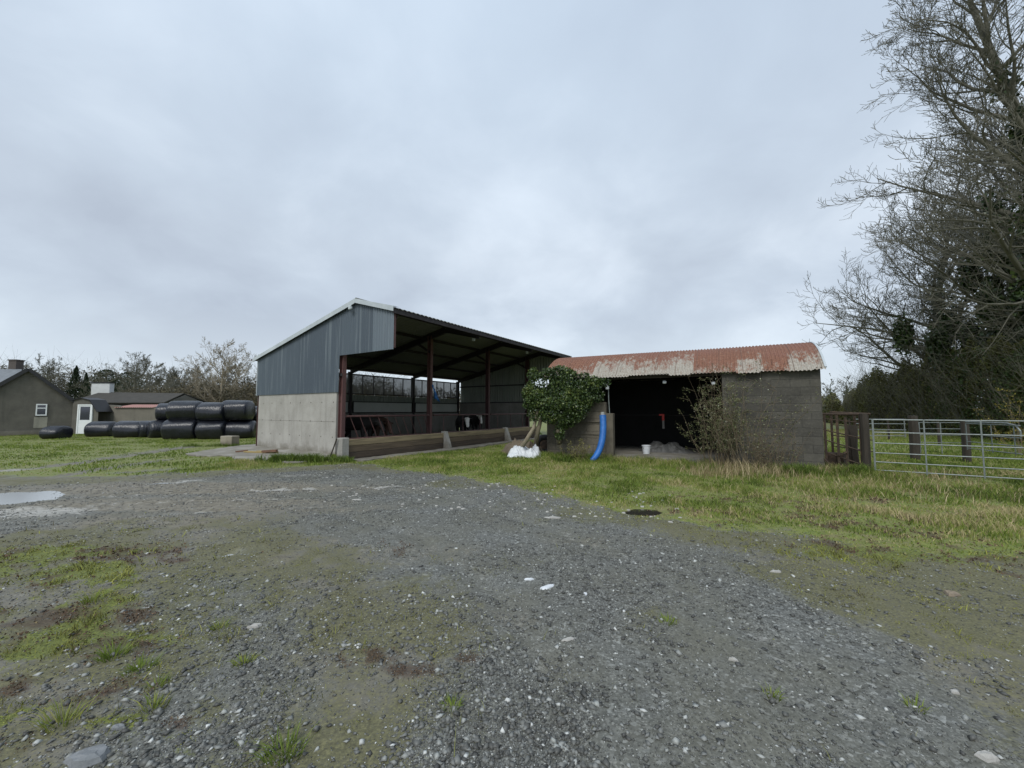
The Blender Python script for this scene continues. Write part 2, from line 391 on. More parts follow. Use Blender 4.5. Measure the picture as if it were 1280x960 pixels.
def region(n, x0, x1, y0, y1, inview=True):
    x = RNG.uniform(x0, x1, n); y = RNG.uniform(y0, y1, n)
    if inview: k = (np.abs(x) < y*1.5+1.5) & (y > .6); x, y = x[k], y[k]
    return x, y
SHED_O, SHED_R = Vector((8.36, 10.8, 0)), R(-27.46)
BARN_O, BARN_R = Vector((-6.2, 14.5, 0)), R(-32.4)
def toloc(x, y, O, rot):
    c, s = math.cos(-rot), math.sin(-rot); dx, dy = x-O.x, y-O.y
    return dx*c-dy*s, dx*s+dy*c
def blocked(x, y):                          # inside buildings and on slabs
    lx, ly = toloc(x, y, SHED_O, SHED_R); b = (lx > -8.1) & (lx < .05) & (ly > -.03) & (ly < 4.4)
    lx, ly = toloc(x, y, BARN_O, BARN_R); b |= (lx > -6.3) & (lx < 1.7) & (ly > -.05) & (ly < 14)
    b |= (lx > 1.3) & (lx < 2.35) & (ly > -.9) & (ly < 12.5)
    b |= poly_sd(x, y, APRON) < .02
    return b
APRON = W([(232, 568), (262, 563), (296, 558), (330, 555), (414, 567), (408, 576), (372, 579), (330, 577), (296, 574), (280, 570), (250, 571)])
M_GRASS = vary('grass_blades', [(0, (.045, .065, .014)), (.35, (.11, .165, .026)), (.65, (.2, .26, .042)), (.82, (.28, .28, .085)), (1, (.44, .37, .2))], .7, .3, .25)
M_WEED = vary('weed_leaves', [(0, (.04, .024, .016)), (.4, (.095, .058, .038)), (.75, (.16, .11, .068)), (1, (.28, .23, .12))], .8)
M_STRAW = vary('dry_straw', [(0, (.16, .12, .06)), (.6, (.3, .24, .13)), (1, (.5, .42, .26))], .8)
M_STONE = vary('gravel_stones', [(0, (.05, .05, .046)), (.4, (.115, .117, .108)), (.68, (.195, .2, .188)), (.82, (.31, .32, .30)), (.92, (.45, .46, .44)), (1, (.68, .69, .66))], .55, .5)
M_MOSS = vary('moss_clumps', [(0, (.055, .04, .022)), (.35, (.09, .082, .034)), (.6, (.155, .165, .04)), (.85, (.26, .27, .055)), (1, (.34, .32, .13))], .85)
def make_cover():
    # long grass in front of the sheds and down the right side
    x, y = region(380000, -9, 19, 4.2, 15.5); g, mo, lu, br, di, pa = masks(x, y)
    clump = fbm(x*1.7, y*1.7, 71); k = (RNG.random(len(x)) < g*(.5+.9*sm(.35, .6, clump))*(1-.5*br)) & ~blocked(x, y) & (pud_mask(x, y) < .2); x, y, clump, br = x[k], y[k], clump[k], br[k]
    lx, ly = toloc(x, y, SHED_O, SHED_R); shed = sm(-2.6, -.3, ly)*(lx < 1.5)*(lx > -8)
    h = (.02+.085*sm(.4, .7, clump)*sm(0, 1.6, poly_sd(x, y, YARD))+.015*sm(0, 1, poly_sd(x, y, YARD))+.11*shed)*RNG.uniform(.5, 1.3, len(x)); n = len(x)
    v = np.clip(RNG.normal(.5, .22, n)+1.1*(fbm(x*.8, y*.8, 72)-.5)+.45*br+.35*sm(.55, .75, fbm(x*2.4, y*2.4, 73)), 0, 1)
    blades('long_grass', np.stack([x, y, hz(x, y)-.005], 1), h, RNG.uniform(.006, .015, n), RNG.normal(0, .45, (n, 2)), v, M_GRASS)['kind'] = 'stuff'
    # field to the left and behind
    x, y = region(210000, -42, 2, 10, 34); g, mo, lu, br, di, pa = masks(x, y)
    clump = fbm(x*1.1, y*1.1, 74); k = (RNG.random(len(x)) < g*(.3+sm(.35, .6, clump))) & ~blocked(x, y); x, y, clump = x[k], y[k], clump[k]; n = len(x)
    v = np.clip(RNG.normal(.48, .13, n)+.5*(fbm(x*.5, y*.5, 75)-.5), 0, .9)
    blades('field_grass', np.stack([x, y, hz(x, y)-.005], 1), (.03+.06*sm(.45, .7, clump))*RNG.uniform(.5, 1.2, n), RNG.uniform(.012, .03, n), RNG.normal(0, .4, (n, 2)), v, M_GRASS)['kind'] = 'stuff'
    # field beyond the gates
    x, y = region(80000, 8, 44, 9.5, 34); lx, ly = toloc(x, y, SHED_O, SHED_R); k = (lx > .2) | (ly > 4.6); x, y = x[k], y[k]; n = len(x)
    v = np.clip(RNG.normal(.42, .15, n)+.4*(fbm(x*.5, y*.5, 76)-.5)+.35*sm(18, 26, y), 0, 1)
    blades('paddock_grass', np.stack([x, y, hz(x, y)-.005], 1), .09*RNG.uniform(.5, 1.6, n), RNG.uniform(.015, .035, n), RNG.normal(0, .4, (n, 2)), v, M_GRASS)['kind'] = 'stuff'
    # short moss, sprouts and brown weeds in the yard
    n = 520000; rr = 1.5*np.exp(RNG.random(n)*math.log(11/1.5)); aa = RNG.uniform(-1.0, 1.0, n); x = rr*np.sin(aa); y = rr*np.cos(aa)
    g, mo, lu, br, di, pa = masks(x, y); nz = fbm(x*6, y*6, 77); nb = fbm(x*1.7, y*1.7, 79); n9 = fbm(x*19, y*19, 80, 3)
    cover = np.clip(lu*1.3+mo*.8*sm(.42, .62, nz), 0, 1)*(1-g)*(1-br)
    k = RNG.random(n) < cover*sm(.38, .58, n9)*.95; a, b, r_, l_, nn, bb = x[k], y[k], rr[k], lu[k], nz[k], nb[k]; m_ = len(a)
    v = np.clip(RNG.normal(.52, .22, m_)+1.6*(bb-.5)+.2*l_, 0, .95)
    P = np.stack([a, b, hz(a, b)+RNG.uniform(0, .006, m_)], 1)
    leaves('moss_growth', P, np.maximum(.0035, r_*.0017)*RNG.uniform(.6, 1.8, m_), v, M_MOSS, up=1.5)['kind'] = 'stuff'
    k = RNG.random(n) < np.clip(lu*.6*sm(.45, .6, nz)+mo*.06*sm(.58, .7, nz), 0, 1)*(1-br)*(1-g); a, b, r_, nn = x[k], y[k], rr[k], nz[k]; m_ = len(a)
    v = np.clip(RNG.normal(.6, .14, m_)+.3*sm(.55, .7, fbm(a*3, b*3, 78)), 0, .9)
    blades('yard_sprouts', np.stack([a, b, hz(a, b)-.004], 1), (.012+.04*sm(.5, .7, nn))*RNG.uniform(.5, 1.5, m_), np.maximum(.0025, r_*.0012)*RNG.uniform(.7, 1.4, m_), RNG.normal(0, .7, (m_, 2)), v, M_MOSS)['kind'] = 'stuff'
    k = RNG.random(n) < br*.8*sm(.4, .6, n9); a, b, r_ = x[k], y[k], rr[k]; m_ = len(a)
    P = np.stack([a, b, hz(a, b)+RNG.uniform(0, .022, m_)], 1)
    leaves('withered_weeds', P, np.maximum(.009, r_*.0035)*RNG.uniform(.5, 1.5, m_), np.clip(RNG.beta(1.6, 2, m_), 0, 1), M_WEED, up=.8)['kind'] = 'stuff'
    # gravel
    n = 470000; rr = 1.5*np.exp(RNG.random(n)*math.log(14/1.5)); aa = RNG.uniform(-1.0, 1.0, n); x = rr*np.sin(aa); y = rr*np.cos(aa)
    g, mo, lu, br, di, pa = masks(x, y); cl = fbm(x*1.3, y*1.3, 81)
    dens = (.25+.9*sm(.38, .6, cl))*(1-g)*(1-.75*di)*(1-.8*lu)*(1-.6*br)*(1-.3*mo)*(1-.6*sm(0, .6, pud_mask(x, y)))
    k = RNG.random(n) < dens*.62; x, y, rr = x[k], y[k], rr[k]; n = len(x)
    s = .0022+.0038*RNG.random(n)**1.8+.016*RNG.random(n)**13; s = np.maximum(s, rr*.0010)
    oc = np.array([[1, 0, 0], [0, 1, 0], [-1, 0, 0], [0, -1, 0], [0, 0, 1], [0, 0, -1]], float)
    fc = np.array([[0, 1, 4], [1, 2, 4], [2, 3, 4], [3, 0, 4], [1, 0, 5], [2, 1, 5], [3, 2, 5], [0, 3, 5]])
    V = oc[None]*s[:, None, None]*RNG.uniform(.65, 1.35, (n, 6, 1)); V[:, :, 2] *= .6
    V += RNG.normal(0, .22, (n, 6, 3))*s[:, None, None]
    t = RNG.uniform(0, 2*PI, n); c, sn = np.cos(t)[:, None], np.sin(t)[:, None]
    X = V[:, :, 0]*c*1.3-V[:, :, 1]*sn; Yv = V[:, :, 0]*sn*1.3+V[:, :, 1]*c
    V = np.stack([X+x[:, None], Yv+y[:, None], V[:, :, 2]+(hz(x, y)+s*.18)[:, None]], 2).reshape(-1, 3)
    Fc = (fc[None]+np.arange(n)[:, None, None]*6).reshape(-1, 3)
    v = np.where(RNG.random(n) < .055, RNG.uniform(.8, .97, n), RNG.beta(1.1, 1.5, n)*.86)
    np_mesh('gravel', V, Fc, M_STONE, v=np.repeat(v, 6))['kind'] = 'stuff'
make_cover()

# ------------------------------------------------------------------ common materials
def concrete(name, base=(.36, .34, .3), dark=(.2, .19, .165), streak=True):
    m, nt, b = _nt(name); co = objco(nt); cs = objco(nt, (2.5, 2.5, .35))
    n1 = noise(nt, co, 1.3, 8, .65); n2 = noise(nt, cs, 1.2, 6, .6); n3 = noise(nt, co, 25, 4, .7)
    c = mix(nt, ramp(nt, n1, [(.35, 0.0), (.7, 1.0)]), base, dark)
    c = mix(nt, math_(nt, 'MULTIPLY', ramp(nt, n2, [(.52, 0.0), (.68, 1.0)]), .45), c, tuple(x*.55 for x in dark))
    c = mix(nt, .35, c, ramp(nt, n3, [(.3, tuple(x*.7 for x in base)), (.7, tuple(min(x*1.2, .9) for x in base))]))
    sz = N(nt, 'ShaderNodeSeparateXYZ'); nt.links.new(co, sz.inputs[0])
    muck = ramp(nt, math_(nt, 'SUBTRACT', math_(nt, 'ADD', n1, .12), math_(nt, 'MULTIPLY', sz.outputs[2], 1.1)), [(.3, 0.0), (.62, .6)])
    c = mix(nt, muck, c, (.10, .085, .055))
    nt.links.new(c, b.inputs['Base Color']); b.inputs['Roughness'].default_value = .9; bump(nt, b, n3, .4, .01)
    return m
def steel(name, c1, c2, rough=.5, metal=.0, streakamt=.5, rust=None):
    m, nt, b = _nt(name); co = objco(nt); cs = objco(nt, (3, 3, .25))
    n1 = noise(nt, cs, 1.6, 6, .6); n2 = noise(nt, co, 6, 6, .6)
    c = mix(nt, ramp(nt, n1, [(.35, 0.0), (.7, 1.0)]), c1, c2)
    if rust: c = mix(nt, ramp(nt, n2, [(.56, 0.0), (.68, 1.0)]), c, rust)
    nt.links.new(c, b.inputs['Base Color']); nt.links.new(ramp(nt, n2, [(.3, rough*.8), (.7, min(1, rough*1.3))]), b.inputs['Roughness'])
    b.inputs['Metallic'].default_value = metal; return m
M_CONC = concrete('cast_concrete', (.40, .385, .35), (.23, .22, .195))
M_CONCD = concrete('old_concrete', (.27, .26, .235), (.14, .135, .115))
M_CLAD = steel('blue_grey_cladding', (.10, .125, .15), (.125, .155, .185), .5)
def clad_mat():
    m, nt, b = _nt('gable_cladding'); co = objco(nt)
    sx = N(nt, 'ShaderNodeSeparateXYZ'); nt.links.new(co, sx.inputs[0])
    pan = math_(nt, 'FLOOR', math_(nt, 'DIVIDE', sx.outputs[0], .93))
    wn = N(nt, 'ShaderNodeTexWhiteNoise'); wn.noise_dimensions = '1D'; nt.links.new(pan, wn.inputs['W'])
    cs = objco(nt, (6, 6, .22)); n1 = noise(nt, cs, 1.3, 7, .65); n2 = noise(nt, co, 9, 5, .6)
    c = mix(nt, wn.outputs['Value'], (.058, .077, .098), (.082, .106, .128))
    far = ramp(nt, math_(nt, 'ADD', sx.outputs[0], math_(nt, 'MULTIPLY', n1, .2)), [(0.0, 0.0), (1.0, 0.0)])
    right_end = math_(nt, 'GREATER_THAN', sx.outputs[0], 1.75)  # right end of the gable takes a lighter blue-grey
    c = mix(nt, right_end, c, (.125, .155, .182))
    c = mix(nt, math_(nt, 'MULTIPLY', ramp(nt, n1, [(.52, 0.0), (.7, 1.0)]), .6), c, (.20, .235, .255))
    c = mix(nt, math_(nt, 'MULTIPLY', ramp(nt, n2, [(.6, 0.0), (.75, 1.0)]), .2), c, (.04, .05, .05))
    nt.links.new(c, b.inputs['Base Color']); b.inputs['Roughness'].default_value = .5; b.inputs['Specular IOR Level'].default_value = .45
    return m
M_GCLAD = clad_mat()
M_INCLAD = simple('inner_cladding', (.24, .26, .22), (.17, .19, .16), .7, .8, stretch=(3, 3, .4))
M_ROOFU = simple('grey_roof_sheet', (.18, .19, .17), (.135, .14, .122), .8, .5)
M_FLASH = simple('pale_flashing', (.5, .54, .56), (.36, .4, .42), .45, 2)
M_RED = steel('red_oxide_steel', (.13, .062, .058), (.09, .048, .046), .55, rust=(.08, .045, .035))
M_RED_SHADE = steel('shaded_red_steel', (.07, .028, .03), (.045, .022, .024), .6)  # darker copy of the red for inner posts, shade painted in
M_DARKST = steel('dark_steel', (.022, .018, .02), (.03, .024, .024), .6)
M_GALV = simple('galvanised_steel', (.24, .265, .26), (.15, .17, .165), .5, 9, metal=.35, bs=.1)
M_RUSTY = simple('rusty_steel', (.07, .046, .03), (.04, .028, .02), .9, 7, c3=(.10, .065, .04))
M_WOOD = simple('weathered_timber', (.19, .14, .085), (.10, .075, .045), .85, 1.5, stretch=(1, 1, 9), c3=(.075, .06, .04))
M_POST = simple('dark_post_wood', (.05, .04, .03), (.028, .024, .018), .9, 3, stretch=(4, 4, .6))
M_WHITE = simple('white_paint', (.75, .77, .78), (.65, .68, .69), .5, 3)
M_PLASTIC = simple('white_plastic', (.7, .72, .74), (.5, .53, .56), .45, 12)
M_BLACK = simple('black_rubber', (.012, .012, .013), (.02, .02, .02), .7, 6)

def corr(mb, O, a, L, prof, nrm, pitch, amp, seg=6, kind='sine', zfun=None):
    """corrugated sheet: ridges repeat along unit a; prof = list of points (cross-ridge path), nrm(j) normals"""
    n = max(2, int(L/pitch*seg)); base = len(mb.v); m = len(prof)
    for i in range(n+1):
        t = L*i/n; ph = (t/pitch) % 1
        if kind == 'sine': d = amp*math.sin(2*PI*ph)
        else: d = amp if .06 < ph < .26 else (0 if ph > .34 or ph < .0 else amp*.5)
        pr = zfun(t) if zfun else prof
        for j in range(m):
            p = Vector(O)+Vector(a)*t+Vector(pr[j])+Vector(nrm[j])*d
            mb.v.append(tuple(p))
    for i in range(n):
        for j in range(m-1):
            q = base+i*m+j; mb.f.append([q, q+m, q+m+1, q+1]); mb.m.append(0)

# ------------------------------------------------------------------ the open-fronted cattle shed (x: across to the front, y: along, z up)
LB, XA, XC, XR = 13.9, -5.98, 2.76, .84
ZE, ZR, ZF = 3.95, 5.5, 4.98
def rz_(x): return ZE+(ZR-ZE)*(x-XA)/(XR-XA) if x < XR else ZR+(ZF-ZR)*(x-XR)/(XC-XR)
def make_barn():
    b = thing('cattle_shed', 'large open-fronted cattle shed with blue-grey metal gable over a concrete wall', 'shed', BARN_O, BARN_R)
    # concrete gable wall with shutter joints, tie holes
    m = MB(); m.box(XA+.1, -.26, 0, .2, -.2, 2.28); w = m.build('concrete_wall', M_CONC, b)
    m = MB()
    for k in range(1, 8):
        x = XA+.12+k*.74
    for z in (1.18,):
        m.box(XA+.13, -.3, -.004, .0, z, z+.008)
    for k in range(0, 8):
        for z in (.62, 1.19, 1.9): 
            x = XA+.5+k*.72
            m.tube([(x, -.007, z), (x, .01, z)], .022, 8)
            pass
    m.build('formwork_marks', simple('joint_stain', (.16, .15, .13), (.11, .1, .09), .95, 5), b)
    # far gable: inner concrete and sheet
    m = MB(); m.box(XA+.12, -.1, LB-.2, LB, -.2, 2.1); m.build('concrete_wall', M_CONCD, b)
    # gable sheets
    def zf(bot):
        def f(t):
            x = XA-.02+t; zb = 2.26 if x < -.12 else 3.6
            return [(0, 0, zb if bot else zb), (0, 0, rz_(x)-.05)]
        return f
    m = MB(); L = XC-XA+.02
    corr(m, (XA-.02, -.035, 0), (1, 0, 0), L, [(0, 0, 0), (0, 0, 1)], [(0, -1, 0)]*2, .1, .011, 8, 'sine', zf(True))
    corr(m, (1.75, -.052, 0), (1, 0, 0), XC-1.75, [(0, 0, 0), (0, 0, 1)], [(0, -1, 0)]*2, .13, .022, 8, 'sine', lambda t: [(0, 0, 3.6), (0, 0, rz_(1.75+t)-.05)])
    m.build('gable_cladding', M_GCLAD, b)
    m = MB(); corr(m, (XA, LB+.02, 0), (1, 0, 0), L-.02, [(0, 0, 0), (0, 0, 1)], [(0, 1, 0)]*2, .2, .018, 6, 'sine', lambda t: [(0, 0, 2.1 if XA+t < .05 else 3.7), (0, 0, rz_(XA+t)-.05)])
    m.build('far_cladding', M_INCLAD, b)
    # roof sheets
    for nm, x0, x1 in (('roof', XA-.3, XR), ('roof', XR, XC+.12)):
        m = MB(); z0, z1 = (ZE-(ZR-ZE)/(XR-XA)*.3, ZR) if x0 < 0 else (ZR, ZF-(ZR-ZF)/(XC-XR)*.12)
        corr(m, (0, -.12, 0), (0, 1, 0), LB+.24, [(x0, 0, z0), (x1, 0, z1)], [(0, 0, 1)]*2, .2, .02, 6)
        m.build(nm, M_ROOFU, b)
    m = MB()                                   # barge flashing folded over the gable
    for x0, z0, x1, z1 in ((XA-.3, ZE-.09, XR, ZR), (XR, ZR, XC+.1, ZF-.03)):
        m.poly([(x0, -.15, z0-.1), (x1, -.15, z1-.12), (x1, -.15, z1+.05), (x0, -.15, z0+.05)])
        m.poly([(x0, -.15, z0+.05), (x1, -.15, z1+.05), (x1, .1, z1+.05), (x0, .1, z0+.05)])
    m.build('barge_flashing', M_FLASH, b, solid=.006)
    m = MB(); m.tube([(XR, -.1, ZR+.03), (XR, LB+.1, ZR+.03)], .07, 8); m.build('ridge_cap', M_ROOFU, b)
    m = MB(); m.box(XA-.07, XA-.035, -.05, .1, 2.25, ZE-.05); m.build('corner_flashing', M_FLASH, b)
    m = MB()                                   # gutter
    m.grid(lambda u, v: (XA-.36+.08*math.cos(PI+PI*u), -.15+v*(LB+.3), ZE-.06+.07*math.sin(PI+PI*u)), 6, 2); m.build('gutter', M_RED, b, solid=.006)
    m = MB(); m.bar((XC+.06, -.12, ZF-.12), (XC+.06, LB+.12, ZF-.12), .05, .16); m.build('eaves_beam', M_DARKST, b)
    # frames
    bays = [0.12, 4.63, 9.2, 13.6]
    def hsec(m, p, q, w, d, up):                # an I section
        p, q = Vector(p), Vector(q); dr = (q-p).normalized(); u = Vector(up); sd = dr.cross(u).normalized(); u = sd.cross(dr)
        m.bar(p, q, .012, d, up=up)
        for s in (-1, 1): m.bar(p+u*s*(d/2), q+u*s*(d/2), w, .014, up=up)
    for i, y in enumerate(bays):  # deeper posts get darker steel: interior shade is in the colour
        m = MB(); hsec(m, (-.1, y, -.1), (-.1, y, rz_(0)-.25), .15, .2, (1, 0, 0)); m.build('post', M_RED if i < 2 else M_RED_SHADE, b)
        m = MB(); hsec(m, (XA, y, -.1), (XA, y, ZE-.25), .15, .2, (1, 0, 0)); m.build('post', M_RED if i == 0 else M_DARKST, b)
        m = MB(); hsec(m, (XA, y, ZE-.24), (XR, y, ZR-.26), .13, .26, (0, 0, 1)); m.build('rafter', M_DARKST, b)
        m = MB(); hsec(m, (XR, y, ZR-.26), (XC, y, ZF-.22), .13, .22, (0, 0, 1)); m.build('rafter', M_DARKST, b)
        m = MB(); hsec(m, (-1.1, y, rz_(-1.1)-.5), (0, y, 3.9), .1, .14, (0, 0, 1)) if False else m.bar((-.1, y, 4.3), (-.9, y, rz_(-.9)-.36), .06, .1)
        m.build('knee_brace', M_DARKST, b)
    for k in range(6):
        x = XA+.1+k*(XC-XA-.25)/5
        m = MB(); m.bar((x, -.0, rz_(x)-.09), (x, LB, rz_(x)-.09), .06, .13); m.build('purlin', M_DARKST, b)
    # hanger under front gable overhang edge (reddish end post)
    m = MB(); m.box(XC-.12, XC-.02, -.02, .08, 3.66, ZF-.12); m.build('corner_angle', M_RED, b)
    m = MB(); m.bar((0, .06, 3.7), (XC-.1, .06, 3.7), .06, .08); m.bar((XA, .06, 2.9), (0, .06, 2.9), .05, .1); m.build('sheeting_rail', M_DARKST, b)
    m = MB(); m.bar((XA, LB-.05, 2.12), (0, LB-.05, 2.12), .05, .1); m.bar((XA, LB-.05, 3.3), (0, LB-.05, 3.3), .05, .08); m.build('sheeting_rail', M_DARKST, b)
    # rear wall
    m = MB(); m.box(XA-.06, XA+.06, .2, LB-.2, -.2, 1.42); m.build('rear_wall', M_CONCD, b)
    m = MB(); corr(m, (XA-.02, .2, 0), (0, 1, 0), LB-.4, [(0, 0, 1.42), (0, 0, 2.45)], [(1, 0, 0)]*2, .2, .015, 6); m.build('rear_cladding', M_INCLAD, b)
    for y0, y1 in ((.3, 4.5), (4.8, 9.05), (9.35, 13.45)):
        m = MB(); m.box(XA+.06, XA+.09, y0, y1, 1.5, 2.04); m.build('rear_board', simple('pale_board', (.5, .52, .48), (.42, .44, .4), .7, 1), b)
        m = MB()
        for z in (1.47, 2.07): m.bar((XA+.08, y0, z), (XA+.08, y1, z), .07, .05)
        for y in (y0, y1): m.bar((XA+.08, y, 1.44), (XA+.08, y, 2.1), .05, .05, up=(0, 1, 0))
        m.build('board_frame', M_DARKST, b)
    mt, nt, bs = _nt('windbreak_mesh'); bs.inputs['Base Color'].default_value = (.10, .115, .125, 1); bs.inputs['Roughness'].default_value = .8
    tr = N(nt, 'ShaderNodeBsdfTransparent'); mx = N(nt, 'ShaderNodeMixShader'); mx.inputs[0].default_value = .2
    nt.links.new(bs.outputs[0], mx.inputs[1]); nt.links.new(tr.outputs[0], mx.inputs[2]); nt.links.new(mx.outputs[0], nt.nodes['Material Output'].inputs[0])
    for a, (y0, y1) in enumerate(((.25, 4.55), (4.7, 9.1), (9.3, 13.5))):
        fr = MB(); n = 6
        for z in (2.5, 3.56): fr.bar((XA, y0, z), (XA, y1, z), .07, .07)
        for k in range(n+1):
            y = y0+(y1-y0)*k/n; fr.bar((XA, y, 2.5), (XA, y, 3.56), .05, .04, up=(0, 1, 0))
        f = fr.build('vent_frame', M_DARKST, b)
        for k in range(n):
            p = MB(); ya = y0+(y1-y0)*k/n+.03; yb = y0+(y1-y0)*(k+1)/n-.03
            p.poly([(XA, ya, 2.53), (XA, yb, 2.53), (XA, yb, 3.53), (XA, ya, 3.53)]); p.build('mesh_panel', mt, f)
    # floor
    m = MB(); m.box(XA+.1, 1.4, .1, LB-.1, -.1, .04); m.build('floor_slab', M_CONCD, b)
    # light fittings under the front eaves
    for y in (4.7, 9.3):
        m = MB(); m.box(2.3, 2.4, y, y+.1, 4.62, 4.85); m.build('hanging_bracket', M_FLASH, b)
    m = MB(); m.box(.6, .74, -.24, -.15, 5.16, 5.3, bev=.02); m.bar((.5, -.15, 5.3), (.8, -.2, 5.2), .03, .03); m.build('floodlight', M_FLASH, b)
    return b
barn = make_barn()
def barnp(x, y, z=0): return BARN_O+Matrix.Rotation(BARN_R, 3, 'Z') @ Vector((x, y, z))
# feed barriers between the posts
def feed_barrier(y0, y1, label, diag):
    t = thing('feed_barrier', label, 'feed barrier', barnp(.0, y0), BARN_R, 'feed barriers along the cattle pen'); L = y1-y0
    m = MB(); m.tube([(0, 0, 1.38), (0, L, 1.38)], .035, 8); m.tube([(0, 0, .55), (0, L, .55)], .03, 8); m.build('rail', M_RED, t)
    if diag:
        for k in range(int(L/.42)):
            y = .15+k*.42; m = MB(); m.tube([(0, y, 1.37), (0, min(y+.38, L), .56)], .016, 6); m.build('diagonal_bar', M_RED, t)
    else:
        for k in range(3): m = MB(); y = L*(k+.5)/3; m.tube([(0, y, 1.37), (0, y, .56)], .02, 6); m.build('upright_bar', M_RED, t)
feed_barrier(.25, 4.5, 'red feed barrier with slanting bars in the bay nearest the concrete gable wall', True)
feed_barrier(4.78, 9.08, 'red feed barrier in the middle bay, with the white-faced cattle behind it', False)
feed_barrier(9.35, 13.5, 'red feed barrier in the far bay of the cattle shed, beside the ivy bush', False)
# timber feed wall
def make_feedwall():
    t = thing('feed_wall', 'low wall of timber planks between concrete posts in front of the cattle shed', 'wall', barnp(1.5, -.9), BARN_R)
    ys = [0, 4.8, 9.45, 13.0]
    for k in range(3):
        for j in range(3):
            m = MB(); z = .02+j*.215; m.box(-.04, .04, ys[k]+.1, ys[k+1]-.1 if k < 2 else ys[k+1], z, z+.205, bev=.012)
            m.build('plank', simple('sleeper_wood_%d' % j, [(.085, .062, .042), (.14, .105, .066), (.3, .24, .14)][j], [(.04, .03, .022), (.07, .052, .034), (.14, .11, .065)][j], .85, 1.6, stretch=(3, .6, 9)), t)
    for k in range(3):
        m = MB(); a, c = ys[k]-.1, ys[k]+.1
        if k == 0: m.box(-.14, .14, -.14, .12, -.1, .72, bev=.015)
        else:
            P = [(-.1, -.1), (.36, -.1), (.3, .12), (.08, .72), (-.1, .72)]
            m.poly([(x, a, z) for x, z in P]); m.poly([(x, c, z) for x, z in P[::-1]])
            for i in range(5): (x0, z0), (x1, z1) = P[i], P[(i+1) % 5]; m.poly([(x0, a, z0), (x0, c, z0), (x1, c, z1), (x1, a, z1)])
        m.build('concrete_post', concrete('post_concrete_%d' % k, (.34, .33, .3), (.22, .21, .19)), t)
    m = MB(); m.bar((-.05, -.2, .7), (-.22, -.34, .02), .05, .03); m.build('prop', M_POST, t)
make_feedwall()
def slab(name, pts, h, mat, kind='structure', z0=-.08):
    m = MB(); m.poly([(x, y, h) for x, y in pts]); n = len(pts)
    for i in range(n): x0, y0 = pts[i]; x1, y1 = pts[(i+1) % n]; m.poly([(x0, y0, z0), (x1, y1, z0), (x1, y1, h), (x0, y0, h)])
    o = m.build(name, mat); tag(o, kind=kind); return o
def rough_poly(pts, amp=.06, step=.25, seed=1):
    rnd = random.Random(seed); out = []
    for i in range(len(pts)):
        a, b = Vector(pts[i]), Vector(pts[(i+1) % len(pts)]); n = max(1, int((b-a).length/step))
        for k in range(n):
            p = a.lerp(b, k/n); out.append((p.x+rnd.uniform(-amp, amp), p.y+rnd.uniform(-amp, amp)))
    return out
slab('concrete_apron', rough_poly(APRON, .08), .035, M_CONC)
slab('concrete_path', [tuple(barnp(x, y)[:2]) for x, y in rough_poly([(1.65, -.8), (2.25, -.7), (2.35, 4), (2.2, 8), (2.3, 12.2), (1.65, 12.2)], .07)], .03, M_CONCD)

